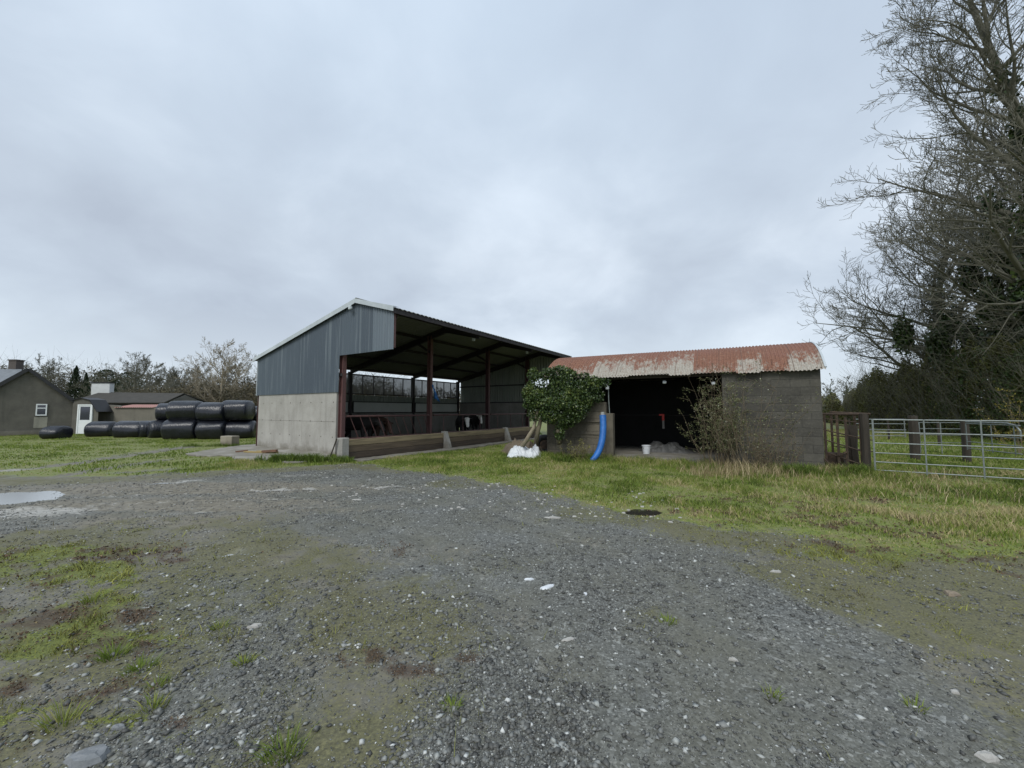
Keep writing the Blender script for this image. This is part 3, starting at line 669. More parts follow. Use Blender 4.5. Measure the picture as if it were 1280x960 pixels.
# ------------------------------------------------------------------ cattle (one skinned mesh each)
def cow_mat(name, body, face):
    m, nt, b = _nt(name); co = objco(nt); s = N(nt, 'ShaderNodeSeparateXYZ'); nt.links.new(co, s.inputs[0]); nz = noise(nt, co, 5, 4)
    f = math_(nt, 'GREATER_THAN', math_(nt, 'ADD', s.outputs[0], math_(nt, 'MULTIPLY', nz, .12)), 2.13)
    ear = math_(nt, 'LESS_THAN', math_(nt, 'ABSOLUTE', s.outputs[1]), .13)
    muz = math_(nt, 'GREATER_THAN', s.outputs[0], 2.43)
    c = mix(nt, math_(nt, 'MULTIPLY', f, ear), body, face); c = mix(nt, muz, c, (.25, .17, .14))
    nt.links.new(c, b.inputs['Base Color']); b.inputs['Roughness'].default_value = .75; return m
def make_cow(name, label, loc, rz, mat, headdrop=0.0, turn=0.0):
    V = []; E = []; Rr = []
    def v(p, r, par=None):
        V.append(p); Rr.append(r if isinstance(r, tuple) else (r, r))
        if par is not None: E.append((par, len(V)-1))
        return len(V)-1
    pel = v((.15, 0, 1.12), (.25, .27)); mid = v((.65, 0, 1.05), (.31, .33), pel); ch = v((1.2, 0, 1.06), (.28, .33), mid); sh = v((1.5, 0, 1.1), (.2, .28), ch)
    nk = v((1.82, turn*.3, 1.2-headdrop*.5), (.12, .18), sh); po = v((2.08, turn*.6, 1.28-headdrop), (.105, .12), nk)
    fo = v((2.2, turn*.8, 1.2-headdrop), (.125, .11), po); no = v((2.33, turn*.95, .98-headdrop), (.085, .08), fo); mu = v((2.40, turn, .84-headdrop), (.085, .07), no)
    for s in (-1, 1):
        e = v((2.06, turn*.6+s*.15, 1.3-headdrop), .03, po); v((2.02, turn*.6+s*.27, 1.27-headdrop), .035, e)
        k = v((1.42, s*.2, .82), (.1, .12), sh); kn = v((1.45, s*.2, .45), .055, k); fe = v((1.43, s*.2, .12), .045, kn); v((1.46, s*.2, .03), .055, fe)
        k = v((.1, s*.22, .85), (.13, .17), pel); st = v((.22, s*.22, .62), (.09, .1), k); ho = v((-.02, s*.22, .45), .055, st); fe = v((.05, s*.22, .12), .045, ho); v((.08, s*.22, .03), .055, fe)
    tl = v((-.12, 0, 1.22), .04, pel); t2 = v((-.2, 0, .85), .025, tl); v((-.2, 0, .5), .035, t2)
    me = bpy.data.meshes.new(name); me.from_pydata(V, E, []); me.materials.append(mat)
    o = bpy.data.objects.new(name, me); COL.objects.link(o)
    md = o.modifiers.new('skin', 'SKIN'); md.use_smooth_shade = True
    for i, r in enumerate(Rr): me.skin_vertices[0].data[i].radius = r
    me.skin_vertices[0].data[0].use_root = True
    sb = o.modifiers.new('sub', 'SUBSURF'); sb.levels = 2; sb.render_levels = 2
    o.location = loc; o.rotation_euler = (0, 0, rz); tag(o, label, 'cow', 'cattle in the pen'); return o
CM1 = cow_mat('black_hide_white_face', (.015, .013, .012), (.62, .6, .54)); CM2 = cow_mat('black_hide', (.016, .014, .013), (.02, .017, .016))
CM3 = cow_mat('brown_hide', (.05, .025, .015), (.06, .03, .02))
make_cow('cow', 'black cow with white face lowered, looking out in the middle bay, left of the pair', barnp(.05-2.3*.74, 7.25+2.3*.67), BARN_R-.74, CM1, .12)
make_cow('cow', 'black cow with white face held high beside the red post, right of the pair', barnp(-.15-2.3*.74, 8.55+2.3*.67, .04), BARN_R-.74, CM1, .02, .1)
make_cow('cow', 'all-black cow standing behind slanting bars, nearer the concrete gable', barnp(-2.7, 1.9), BARN_R+.15, CM2, .15)
make_cow('cow', 'dark brown cow standing just left of the first inner red post', barnp(-2.9, 3.4), BARN_R-.2, CM3, .25, -.1)

# blue sacking on the post
m = MB(); P = barnp(.16, 4.55, 2.45)
m.grid(lambda u, v: (P.x+.02+.25*v*(.4+u)+.03*math.sin(9*u), P.y-.12+.05*math.sin(7*u+4*v), P.z+.28-.62*v+.04*math.sin(5*u)-.12*u*v), 8, 10)
o = m.build('plastic_sheet', simple('blue_plastic', (.03, .16, .42), (.02, .11, .3), .5, 6), smooth=True, solid=.006); tag(o, 'scrap of blue plastic hanging on a red post inside the cattle shed', 'plastic sheet')

# ------------------------------------------------------------------ the rusty round-roofed shed
def block_mat(name, base, dark, mort):
    m, nt, b = _nt(name); t = nt.nodes.new('ShaderNodeTexCoord'); s = N(nt, 'ShaderNodeSeparateXYZ'); nt.links.new(t.outputs['Object'], s.inputs[0])
    cx = N(nt, 'ShaderNodeCombineXYZ'); nt.links.new(math_(nt, 'ADD', s.outputs[0], s.outputs[1]), cx.inputs[0]); nt.links.new(s.outputs[2], cx.inputs[1])
    co = objco(nt); nz = noise(nt, co, 5, 4); 
    ad = N(nt, 'ShaderNodeVectorMath'); ad.operation = 'ADD'; nt.links.new(cx.outputs[0], ad.inputs[0])
    sc = N(nt, 'ShaderNodeVectorMath'); sc.operation = 'SCALE'; sc.inputs['Scale'].default_value = .03
    cc = N(nt, 'ShaderNodeCombineXYZ'); nt.links.new(nz, cc.inputs[0]); nt.links.new(nz, cc.inputs[1]); nt.links.new(cc.outputs[0], sc.inputs[0]); nt.links.new(sc.outputs[0], ad.inputs[1])
    br = N(nt, 'ShaderNodeTexBrick'); nt.links.new(ad.outputs[0], br.inputs['Vector'])
    br.inputs['Scale'].default_value = 1; br.inputs['Brick Width'].default_value = .45; br.inputs['Row Height'].default_value = .225; br.inputs['Mortar Size'].default_value = .011
    br.inputs['Mortar Smooth'].default_value = .6; br.inputs['Bias'].default_value = 0
    br.inputs['Color1'].default_value = (*base, 1); br.inputs['Color2'].default_value = (*dark, 1); br.inputs['Mortar'].default_value = (*mort, 1)
    n1 = noise(nt, co, 1.1, 8, .65); n2 = noise(nt, co, 14, 5, .7)
    c = mix(nt, math_(nt, 'MULTIPLY', ramp(nt, n1, [(.38, 0.0), (.66, 1.0)]), .75), br.outputs['Color'], tuple(x*.5 for x in dark))
    c = mix(nt, math_(nt, 'MULTIPLY', ramp(nt, n2, [(.5, 0.0), (.72, 1.0)]), .45), c, tuple(x*1.35 for x in base))
    nt.links.new(c, b.inputs['Base Color']); b.inputs['Roughness'].default_value = .95
    h = math_(nt, 'ADD', math_(nt, 'MULTIPLY', br.outputs['Fac'], -.8), math_(nt, 'MULTIPLY', n2, .7)); bump(nt, b, h, .7, .012)
    return m
M_BLOCK = block_mat('old_blockwork', (.115, .108, .09), (.07, .066, .056), (.066, .062, .053))
M_BLOCK2 = block_mat('mossy_blockwork', (.17, .15, .115), (.12, .106, .082), (.08, .07, .055))
def rust_mat():
    m, nt, b = _nt('rusted_roof'); co = objco(nt); s = N(nt, 'ShaderNodeSeparateXYZ'); nt.links.new(co, s.inputs[0])
    idx = math_(nt, 'FLOOR', math_(nt, 'DIVIDE', s.outputs[0], .61))
    wn = N(nt, 'ShaderNodeTexWhiteNoise'); wn.noise_dimensions = '1D'; nt.links.new(idx, wn.inputs['W'])
    cs = objco(nt, (4, 1.6, 2.2)); n1 = noise(nt, cs, 1.9, 9, .78); n2 = noise(nt, co, 18, 6, .7); n3 = noise(nt, co, 1.0, 6, .6)
    rust = ramp(nt, n2, [(.28, (.085, .038, .024)), (.5, (.195, .085, .05)), (.72, (.31, .175, .115))])
    rust = mix(nt, math_(nt, 'MULTIPLY', ramp(nt, n3, [(.45, 0.0), (.65, 1.0)]), .5), rust, (.21, .10, .075))
    pale = ramp(nt, n2, [(.3, (.22, .19, .15)), (.55, (.38, .36, .31)), (.8, (.52, .52, .48))])
    eave = math_(nt, 'MULTIPLY', math_(nt, 'SUBTRACT', 3.25, s.outputs[2]), .34)             # old paint survives near the eaves
    left = math_(nt, 'MULTIPLY', math_(nt, 'ADD', s.outputs[0], 4.2), -.018)
    xs = math_(nt, 'DIVIDE', math_(nt, 'ADD', s.outputs[0], 8.1), 8.2)
    sheet = ramp(nt, xs, [(0, .42), (.22, .86), (.382, .6), (.52, .84), (.604, .18), (.75, .66), (.827, .12), (.9, .72)], 'CONSTANT')
    t = math_(nt, 'ADD', math_(nt, 'ADD', n1, math_(nt, 'MULTIPLY', math_(nt, 'SUBTRACT', sheet, .5), .25)), math_(nt, 'ADD', eave, math_(nt, 'MULTIPLY', math_(nt, 'SUBTRACT', wn.outputs['Value'], .5), .06)))
    c = mix(nt, ramp(nt, t, [(.53, 0.0), (.66, .92)]), rust, pale)
    edge = math_(nt, 'FRACT', math_(nt, 'DIVIDE', s.outputs[0], .61)); seam = math_(nt, 'LESS_THAN', edge, .035)
    c = mix(nt, math_(nt, 'MULTIPLY', seam, .6), c, (.12, .07, .05))
    nt.links.new(c, b.inputs['Base Color']); b.inputs['Roughness'].default_value = .8; bump(nt, b, n2, .4, .006); return m
SL, SD, SE = 8.0, 4.2, 2.75
def make_shed():
    t = thing('round_roofed_shed', 'old block shed with rusty red barrel roof and dark open doorway', 'shed', SHED_O, SHED_R)
    c, rise = SD/2+.12, .97; Rd = (c*c+rise*rise)/(2*rise); half = math.asin(c/Rd); ns = 22
    prof = []; nr = []
    for j in range(ns+1):
        a = -half+2*half*j/ns; prof.append((0, SD/2+Rd*math.sin(a), SE+rise-Rd+Rd*math.cos(a))); nr.append((0, math.sin(a), math.cos(a)))
    m = MB(); corr(m, (-SL-.1, 0, 0), (1, 0, 0), SL+.2, prof, nr, .095, .017, 8)
    rm = rust_mat(); r = m.build('roof', rm, t, smooth=True); 
    # ragged, overlapping sheet ends at the eaves
    m = MB(); rnd = random.Random(3)
    x = -SL-.1
    while x < 0:
        w = min(.61, .1-x); dz = rnd.uniform(-.03, .06)
        p0 = Vector(prof[0]); d = (Vector(prof[0])-Vector(prof[1])).normalized()
        corr(m, (x, 0, 0), (1, 0, 0), w, [p0-d*.1+Vector((0, -.006, .012)), p0+d*(.05+dz)+Vector((0, -.006, .0))], [nr[0], nr[0]], .095, .017, 8)
        x += .61
    m.build('eaves_sheet', rm, t, smooth=True)
    m = MB()                                   # bent edge trim at right end
    for e, xx in ((0, .1),):
        for j in range(ns):
            m.bar((xx, prof[j][1], prof[j][2]+.01), (xx, prof[j+1][1], prof[j+1][2]+.01), .05, .035)
    m.build('edge_trim', M_FLASH, t)
    # walls
    def fill_wall(x0, x1, y0, y1, z1, mat, nm='wall'):
        m = MB(); m.box(x0, x1, y0, y1, -.2, z1); return m.build(nm, mat, t)
    fill_wall(-2.37, 0, 0, .215, SE+.08, M_BLOCK, 'front_wall')
    for x0, x1 in ((-.215, -.002), (-SL, -SL+.215)):
        m = MB(); n = 14; pts = []
        for k in range(n+1):
            y = .217+(SD-.217)*k/n; a = math.asin((y-SD/2)/Rd); pts.append((y, SE+rise-Rd+Rd*math.cos(a)-.03))
        for x in (x0, x1): m.poly([(x, .217, -.2)]+[(x, SD, -.2)]+[(x, y, z) for y, z in pts[::-1]])
        m.box(x0, x1, .217, .218, -.2, pts[0][1]); m.build('side_wall', M_BLOCK, t)
    fill_wall(-SL+.217, -.217, SD-.2, SD-.002, SE+.1, simple('shade_black', (.02, .02, .02), (.012, .012, .012), .95, 2), 'back_wall')  # back wall coloured black to stand in for the unlit interior
    # thin black sheets over the side walls, added to paint in the interior shade
    for x0, x1 in ((-.222, -.2165), (-SL+.2165, -SL+.222)): fill_wall(x0, x1, .22, SD-.21, SE+.1, MATS['shade_black'], 'shade_lining')
    m = MB(); corr(m, (-SL+.1, 0, -.03), (1, 0, 0), SL-.2, [(0, p[1], p[2]) for p in prof[1:-1]], nr[1:-1], .0762, .01, 4); m.build('roof_underside', MATS['shade_black'], t)  # second black sheet under the roof, interior shade put into its colour
    # low left wall, stepped, with pillar
    m = MB(); m.box(-6.5, -5.86, 0, .2, -.2, 1.88); m.box(-SL, -6.5, 0, .2, -.2, 2.5); m.build('front_wall', M_BLOCK2, t)
    m = MB(); m.box(-7.6, -5.87, -.045, .002, 1.2, 1.24); m.box(-7.6, -5.87, -.03, .002, .78, .8); m.build('ledge', M_BLOCK2, t)
    m = MB(); m.box(-5.86, -5.62, -.04, .22, -.2, 1.5, bev=.01); m.build('pillar', simple('pillar_stone', (.15, .13, .10), (.09, .08, .06), .95, 4), t)
    m = MB(); m.bar((-SL+.1, .12, SE-.06), (-.1, .12, SE-.06), .1, .1)
    m.bar((-SL+.2, .1, SE+.35), (-.3, .1, SE+.35), .05, .05) if False else None
    m.build('wall_plate', M_POST, t)
    m = MB(); m.tube([(-5.74, .02, 1.5), (-5.76, .0, 2.0), (-5.76, .0, 2.68)], .018, 8); m.build('door_post', M_GALV, t)
    m = MB(); m.box(-SL+.2, -.2, -.02, SD-.2, -.1, .1); m.build('floor_slab', M_CONCD, t)
    for x in (-6.8, -3.0):
        m = MB(); m.tube([(x, 2.1, -.1), (x, 2.1, SE+.7)], .045, 8) if False else None
    return t
make_shed()
def shp(x, y, z=0): return SHED_O+Matrix.Rotation(SHED_R, 3, 'Z') @ Vector((x, y, z))
# white lamps in the doorway
def lamp(x, y, z, h, label):
    t = thing('bulkhead_lamp', label, 'lamp', shp(x, y, z), SHED_R, 'lamps hung in the doorway')
    m = MB(); m.box(-.055, .055, -.04, .04, -h/2, h/2, bev=.015); m.build('housing', M_PLASTIC, t)
    m = MB(); m.tube([(0, 0, h/2), (0, 0, h/2+.05)], .02, 8); m.build('bracket', M_BLACK, t)
lamp(-5.78, -.06, 2.38, .17, 'small white lamp box on the thin pole at the left of the dark doorway')
lamp(-4.0, .2, 2.5, .09, 'small white lamp under the eaves above the middle of the doorway')
lamp(-2.6, .15, 2.42, .09, 'small white lamp above the tip of the leafy shrub')
# bucket
def bucket(p):
    t = thing('bucket', 'small white plastic bucket on the floor inside the round-roofed shed', 'bucket', p)
    m = MB(); Rr = [(.0, .012), (.11, .0), (.145, .27), (.155, .27), (.155, .29), (.138, .29), (.105, .02), (0, .02)]
    for k in range(24):
        a, b = 2*PI*k/24, 2*PI*(k+1)/24
        for (r0, z0), (r1, z1) in zip(Rr[:-1], Rr[1:]): m.poly([(r0*math.cos(a), r0*math.sin(a), z0), (r0*math.cos(b), r0*math.sin(b), z0), (r1*math.cos(b), r1*math.sin(b), z1), (r1*math.cos(a), r1*math.sin(a), z1)])
    m.build('body', M_PLASTIC, t, smooth=False)
    m = MB(); m.tube([(.15*math.cos(a), .15*math.sin(a)*.3-.1, .27-.16*math.sin(a)) for a in np.linspace(0, PI, 10)], .005, 5); m.build('handle', M_GALV, t)
pb = G(808, 567, .1); bucket((pb.x, pb.y, .1))
def heap(name, p, sx, sy, sz, rz, mat, label, cat, seed, parts=7, crumple=.35, rk=.45):
    rnd = random.Random(seed); lumps = [(rnd.uniform(-.7, .7), rnd.uniform(-.6, .6), rnd.uniform(.78, 1.22)*rk, rnd.uniform(.4, 1)) for _ in range(parts)]
    def f(u, v):
        x = (u*2-1); y = (v*2-1); e = max(0, 1-x**4)*max(0, 1-y**4); h = 0
        for a, b, r, k in lumps: h = max(h, k*math.sqrt(max(0, 1-((x-a)**2+(y-b)**2)/(r*r*1.6))))
        q = float(fbm(np.array([x*3.3+seed]), np.array([y*3.3]), seed)[0]); q2 = float(fbm(np.array([x*9+seed]), np.array([y*9]), seed+3)[0])
        return (x*sx*(1+.25*(q-.5)), y*sy*(1+.25*(q2-.5)), max(-.02, sz*(h*e*(1-crumple+crumple*2*q)+.3*abs(q2-.5)*e*2*(h > 0))-.015))
    m = MB(); m.grid(f, 64, 48)
    o = m.build(name, mat, smooth=True); o.location = p; o.rotation_euler = (0, 0, rz); tag(o, label, cat); return o
pt = G(838, 566, .1)
heap('tarpaulin', (pt.x, pt.y+.35, .1), 1.0, .45, .33, SHED_R, simple('grey_tarpaulin', (.10, .10, .097), (.05, .05, .048), .6, 4), 'crumpled grey tarpaulin heaped on the floor of the round-roofed shed', 'tarpaulin', 5, 14, .35, .32)
# red and white strap hanging from a pen rail inside
t = thing('pen_rail', 'thin grey rail across the dark inside of the round-roofed shed', 'rail', shp(-6.4, 2.6, 0), SHED_R)
m = MB(); m.tube([(0, 0, 1.42), (3.4, 0, 1.42)], .014, 6); m.build('rail', M_DARKST, t)
for xx in (0, 3.4): m = MB(); m.tube([(xx, 0, .1), (xx, 0, 1.45)], .025, 6); m.build('post', M_DARKST, t)
t = thing('hanging_strap', 'short strap with red top and pale lower half hanging in the dark shed', 'strap', shp(-4.35, 2.56, 1.42), SHED_R)
m = MB(); m.box(-.14, .04, -.03, .03, -.02, .04); m.box(-.04, .04, -.03, .03, -.2, -.02); m.build('red_strap', simple('red_plastic', (.6, .02, .015), (.45, .015, .01), .5, 5), t)
m = MB(); m.box(-.035, .035, -.02, .02, -.5, -.2); m.build('pale_strap', simple('pale_strap', (.3, .28, .26), (.2, .19, .18), .7, 5), t)

# blue pipe leaning against the pillar
top = D(753.5, 519, 12.95); bot = G(741, 578)
def bez(a, b, c, t): return a.lerp(b, t).lerp(b.lerp(c, t), t)
ctrl = Vector((top.x+.03, top.y-.15, .35))
t = thing('blue_pipe', 'bright blue flexible pipe curving down from the pillar into the grass', 'pipe', (0, 0, 0))
pts = [bez(top, ctrl, bot+Vector((-.04, 0, .05)), k/200) for k in range(201)]
m = MB(); m.tube(pts, [(.105-.03*(k/200)**4)*(1+.045*math.sin(k*PI/2)) for k in range(201)], 14)
m.build('pipe', simple('blue_pipe', (.03, .16, .48), (.02, .11, .36), .4, 5), t, smooth=True)
m = MB(); m.tube([top-(pts[1]-pts[0])*.0, top+(pts[0]-pts[1]).normalized()*.1], .06, 12); m.build('pipe_end', simple('pipe_end', (.35, .36, .34), (.2, .2, .18), .7, 8), t)

# white plastic sacks
pw = G(656, 572)
heap('plastic_sacks', (pw.x, pw.y+.3, 0), .62, .42, .4, -.2, M_PLASTIC, 'heap of crumpled white plastic sacks lying on the grass by the ivy bush', 'plastic sacks', 11, 26, .45, .32)

# ------------------------------------------------------------------ foliage
M_IVY = vary('ivy_leaves', [(0, (.012, .024, .007)), (.4, (.032, .06, .014)), (.75, (.085, .125, .03)), (1, (.2, .23, .065))], .42, .5, .12)
M_SHRUB = vary('shrub_leaves', [(0, (.035, .045, .014)), (.5, (.10, .115, .04)), (.85, (.22, .22, .11)), (1, (.42, .42, .32))], .6, .4, .2)
M_BARK = simple('grey_bark', (.14, .135, .10), (.09, .088, .066), .9, 6, stretch=(3, 3, .6))
M_BARKD = simple('dark_bark', (.14, .132, .10), (.09, .087, .066), .9, 6, stretch=(3, 3, .6))
M_BARKP = simple('pale_bark', (.29, .25, .18), (.2, .17, .115), .85, 6, stretch=(3, 3, .6))
def ell_pts(ells, n, shell=.55):
    w = np.array([a[3]*a[4]*a[5] for a in ells]); w = w**.67; idx = RNG.choice(len(ells), n, p=w/w.sum()); E = np.array(ells)[idx]
    d = RNG.normal(size=(n, 3)); d /= np.linalg.norm(d, axis=1)[:, None]; r = shell+(1-shell)*RNG.random(n)**.6
    r *= 1+.18*(RNG.random(n)-.5)
    return E[:, :3]+d*r[:, None]*E[:, 3:6]
def ivy_bush():
    t = thing('ivy_bush', 'dense dark green ivy bush climbing over the left end of the rusty shed', 'bush', (0, 0, 0))
    E = []
    def e(px, py, Y, rx, rz, ry=None): p = D(px, py, Y); E.append((p.x, p.y, p.z, rx*Y/500, (ry or rx*.8)*Y/500, rz*Y/500))
    e(690, 483, 14.0, 24, 20); e(674, 500, 13.9, 19, 16); e(707, 478, 13.8, 20, 16); e(722, 490, 13.5, 20, 16); e(703, 505, 13.5, 27, 22); e(690, 518, 13.5, 18, 12)
    e(742, 480, 13.35, 16, 10, 8); e(733, 498, 13.4, 14, 12, 8); e(708, 526, 13.4, 13, 10); e(748, 494, 13.3, 8, 10, 6); e(699, 540, 13.4, 7, 10, 6); e(756, 478, 13.25, 8, 6, 5); e(664, 492, 13.9, 12, 12); e(699, 467, 13.9, 18, 10); e(672, 515, 13.7, 14, 14); e(716, 515, 13.4, 18, 14);
    [e(RNG.uniform(658, 735), RNG.uniform(462, 520), 13.7, RNG.uniform(4, 9), RNG.uniform(4, 9)) for _ in range(26)]; e(728, 508, 13.35, 10, 10, 6)
    P = ell_pts(E, 46000, .45); cl = fbm(P[:, 0]*3.2, P[:, 2]*3.2, 91); k = RNG.random(len(P)) < .35+1.2*sm(.36, .6, cl); P = P[k]; cl = cl[k]; n = len(P)
    v = np.clip(RNG.normal(.45, .2, n)+.8*(cl-.5), 0, 1)
    v = np.clip(v+.22*sm(-.0, 1.0, (P[:, 2]-1.9))*sm(1.6, .9, P[:, 0]), 0, 1)
    leaves('foliage', P, RNG.uniform(.035, .085, n), v, M_IVY, t, up=1.2, aspect=.85)
    # stems with pale leaning trunk
    m = MB(); a = G(645, 566); 
    m.tube([a+Vector((0, 0, -.05)), D(657, 552, 13.6), D(667, 535, 13.7), D(672, 515, 13.8), D(680, 495, 13.8)], [.10, .075, .06, .05, .04], 9)
    m.tube([G(668, 566)+Vector((0, 0, -.05)), D(672, 540, 13.8), D(680, 510, 13.8)], [.1, .08, .05], 8)
    m.tube([G(700, 566), D(698, 540, 13.5), D(705, 510, 13.5)], [.12, .09, .05], 8)
    m.build('trunk', M_BARKP, t, smooth=True)
ivy_bush()
# earth bank and timber prop by the bush
pe = G(650, 570)
heap('earth_mound', (pe.x+.25, pe.y+.9, 0), .95, .7, .62, .5, simple('bare_earth', (.15, .12, .085), (.09, .072, .05), .95, 5), 'brown earth mound beside the ivy bush and the end of the timber feed wall', 'earth mound', 21, 5, .25)
def tyre(p, rz, tilt):
    t = thing('tyre', 'dark worn tyre leaning under the ivy bush', 'tyre', p, rz); m = MB(); nu, nv = 32, 12
    m.grid(lambda u, v: ((.27+.1*math.cos(2*PI*v))*math.cos(2*PI*u), .09*math.sin(2*PI*v), .37+(.27+.1*math.cos(2*PI*v))*math.sin(2*PI*u)), nu, nv)
    o = m.build('tread', M_BLACK, t, smooth=True)
    m = MB(); m.tube([(.0, -.05, .37), (.0, .05, .37)], .17, 20); m.build('rim', M_RUSTY, t); t.rotation_euler = (tilt, 0, rz)
pt_ = G(681, 568); tyre((pt_.x, pt_.y+.1, -.02), -.2, -.15)

def shrub(px, py, label, n_stem, hgt, spread, leafy, mat_leaf, mat_stem, seed, loc=None):
    rnd = random.Random(seed); p = loc or G(px, py); t = thing('shrub', label, 'shrub', (p.x, p.y, 0)); m = MB(); L = []
    for k in range(n_stem):
        a = rnd.uniform(0, 2*PI); r = rnd.random()**.6*spread*.45; b = Vector((math.cos(a)*r, math.sin(a)*r*.5, -.03)); h = hgt*rnd.uniform(.45, 1)
        dx = rnd.gauss(0, .16)+math.cos(a)*.22*spread; dy = rnd.gauss(0, .12)+math.sin(a)*.15
        pts = [b]; d = Vector((dx, dy, 1)).normalized(); nseg = 6
        for s in range(nseg): d = (d+Vector((rnd.gauss(0, .09), rnd.gauss(0, .09), 0))).normalized(); pts.append(pts[-1]+d*h/nseg)
        m.tube(pts, [.009*(1-.8*i/nseg) for i in range(nseg+1)], 4, cap=False)
        for s in range(2, nseg+1):
            for q in range(rnd.randint(1, 3)):
                e = Vector((rnd.gauss(0, 1), rnd.gauss(0, 1), rnd.uniform(-.1, .9))).normalized(); l = rnd.uniform(.08, .3)*hgt/1.8; c = pts[s]+e*l*.5+Vector((0, 0, .02)); tp = pts[s]+e*l
                m.tube([pts[s], c, tp], [.004, .003, .0015], 3, cap=False)
                for w in range(int(leafy*rnd.uniform(.5, 1.5))): L.append(tuple(pts[s].lerp(tp, rnd.uniform(.2, 1.1))+Vector((rnd.gauss(0, .03), rnd.gauss(0, .03), rnd.gauss(0, .03)))))
    m.build('stems', mat_stem, t)
    if L:
        L = np.array(L); leaves('foliage', L, RNG.uniform(.025, .06, len(L)), np.clip(RNG.normal(.55, .22, len(L)), 0, 1), mat_leaf, t, .6, .5)
    return t
M_DRYST = simple('dry_stems', (.17, .13, .08), (.1, .08, .05), .85, 8)
shrub(897, 583, 'leafy green shrub growing in front of the dark doorway edge', 40, 2.7, .85, 14, M_SHRUB, M_DRYST, 1)
shrub(931, 588, 'thin shrub with yellowish leaves against the middle of the grey block wall', 30, 3.1, 1.1, 6, M_SHRUB, M_DRYST, 2)
shrub(968, 589, 'low thin shrub of dry brown stems against the block wall, nearest the rusty pen', 46, 1.3, 1.2, 1.6, M_SHRUB, M_DRYST, 4)
shrub(722, 577, 'small yellow-green weed bush at the foot of the low blockwork wall', 18, .75, .9, 5, vary('yellow_weed', [(0, (.05, .06, .02)), (1, (.22, .2, .06))], .7), M_DRYST, 6)
def straw(px0, px1, py, n, h, label, seed, sp=.5):
    a, b = G(px0, py), G(px1, py); t = RNG.random(n); x = a.x+(b.x-a.x)*t; y = a.y+(b.y-a.y)*t+RNG.normal(0, sp*.3, n)
    P = np.stack([x, y, np.zeros(n)-.01], 1)
    o = blades('dry_grass', P, h*RNG.uniform(.4, 1.2, n)*(1-.5*np.abs(t-.5)*2), RNG.uniform(.006, .014, n), RNG.normal(0, .35, (n, 2)), RNG.random(n), M_STRAW); o['kind'] = 'stuff'
straw(860, 990, 593, 900, .45, '', 1, 1.6); straw(975, 1090, 592, 700, .28, '', 2); straw(960, 1290, 612, 1300, .2, '', 3, 2.4); straw(1030, 1300, 596, 700, .25, '', 4, 1.2)

# grass tufts in the yard
def tuft(px, py, r, label, bright=.6, n=70, h=.09):
    p = G(px, py); z = gz(p.x, p.y); a = RNG.uniform(0, 2*PI, n); q = RNG.random(n)**.7*r*.5
    P = np.stack([q*np.cos(a), q*np.sin(a), np.zeros(n)-.004], 1); lean = np.stack([np.cos(a), np.sin(a)], 1)*(.4+.9*RNG.random(n))[:, None]+RNG.normal(0, .2, (n, 2))
    o = blades('grass_tuft', P, h*RNG.uniform(.4, 1.1, n), RNG.uniform(.003, .007, n), lean, np.clip(RNG.normal(bright, .12, n), 0, .84), M_GRASS)
    o.location = (p.x, p.y, z); tag(o, label, 'grass tuft', 'grass tufts in the gravel')
tuft(192, 887, .12, 'brightest yellow-green grass tuft, right of the brown weed patch', .72, 90, .07)
tuft(80, 905, .16, 'spreading pale grass tuft just below the brown weed patch', .7, 90, .1)
tuft(142, 822, .14, 'rounded olive grass tuft on the gravel below the left weed strip', .5, 120, .1)
tuft(175, 838, .16, 'wide low olive tuft with reddish base, right of the rounded one', .5, 110, .07)
tuft(196, 858, .1, 'small bright tuft between the wide olive tuft and the brightest one', .65, 60, .06)
tuft(116, 752, .14, 'upright light green tuft at the edge of the left weed strip', .68, 90, .1)
tuft(305, 830, .12, 'pale green tuft alone on the gravel with a straw beside it', .68, 80, .06)
tuft(275, 786, .1, 'little green tuft above the flat pale stone', .66, 60, .07)
tuft(355, 945, .16, 'dark green tuft at the bottom edge of the photo, left of centre', .45, 130, .09)
tuft(565, 884, .1, 'small tuft at the bottom centre on mossy gravel', .55, 60, .05)
tuft(835, 778, .12, 'small olive tuft in the gravel right of the white scraps', .55, 80, .05)
tuft(1145, 888, .09, 'tiny leafy tuft on the dark gravel at the lower right', .68, 40, .06)
tuft(965, 870, .08, 'faint olive tuft on the gravel near two pale stones', .6, 50, .05)

# pale stones and litter
def stone(px, py, sx, sy, sz, rz, mat, name, label, cat, seed, flat=False):
    rnd = random.Random(seed); p = G(px, py); z = gz(p.x, p.y); m = MB(); n = 10
    ph = [rnd.uniform(.55, 1.2) for _ in range(n)]
    ring = lambda s, zz: [(sx*s*ph[k]*math.cos(2*PI*k/n), sy*s*ph[k]*math.sin(2*PI*k/n), zz+rnd.uniform(-.16, .16)*sz) for k in range(n)]
    r = [ring(.95, -.5*sz), ring(1, .1*sz), ring(.82, .6*sz), ring(.45, .78*sz)]
    base = len(m.v)
    for q in r: m.v += q
    for a in range(3):
        for k in range(n): m.f.append([a*n+k, a*n+(k+1) % n, (a+1)*n+(k+1) % n, (a+1)*n+k]); m.m.append(0)
    m.f.append([3*n+k for k in range(n)]); m.m.append(0)
    o = m.build(name, mat); o.location = (p.x, p.y, z); o.rotation_euler = (0, 0, rz); tag(o, label, cat)
MS = simple('pale_stone', (.42, .41, .38), (.28, .27, .25), .8, 14); MSB = simple('grey_stone', (.22, .23, .24), (.14, .15, .155), .75, 14)
stone(685, 735, .1, .04, .016, .45, M_PLASTIC, 'plastic_scrap', 'longest white plastic scrap lying on the gravel in the centre', 'plastic scrap', 1)
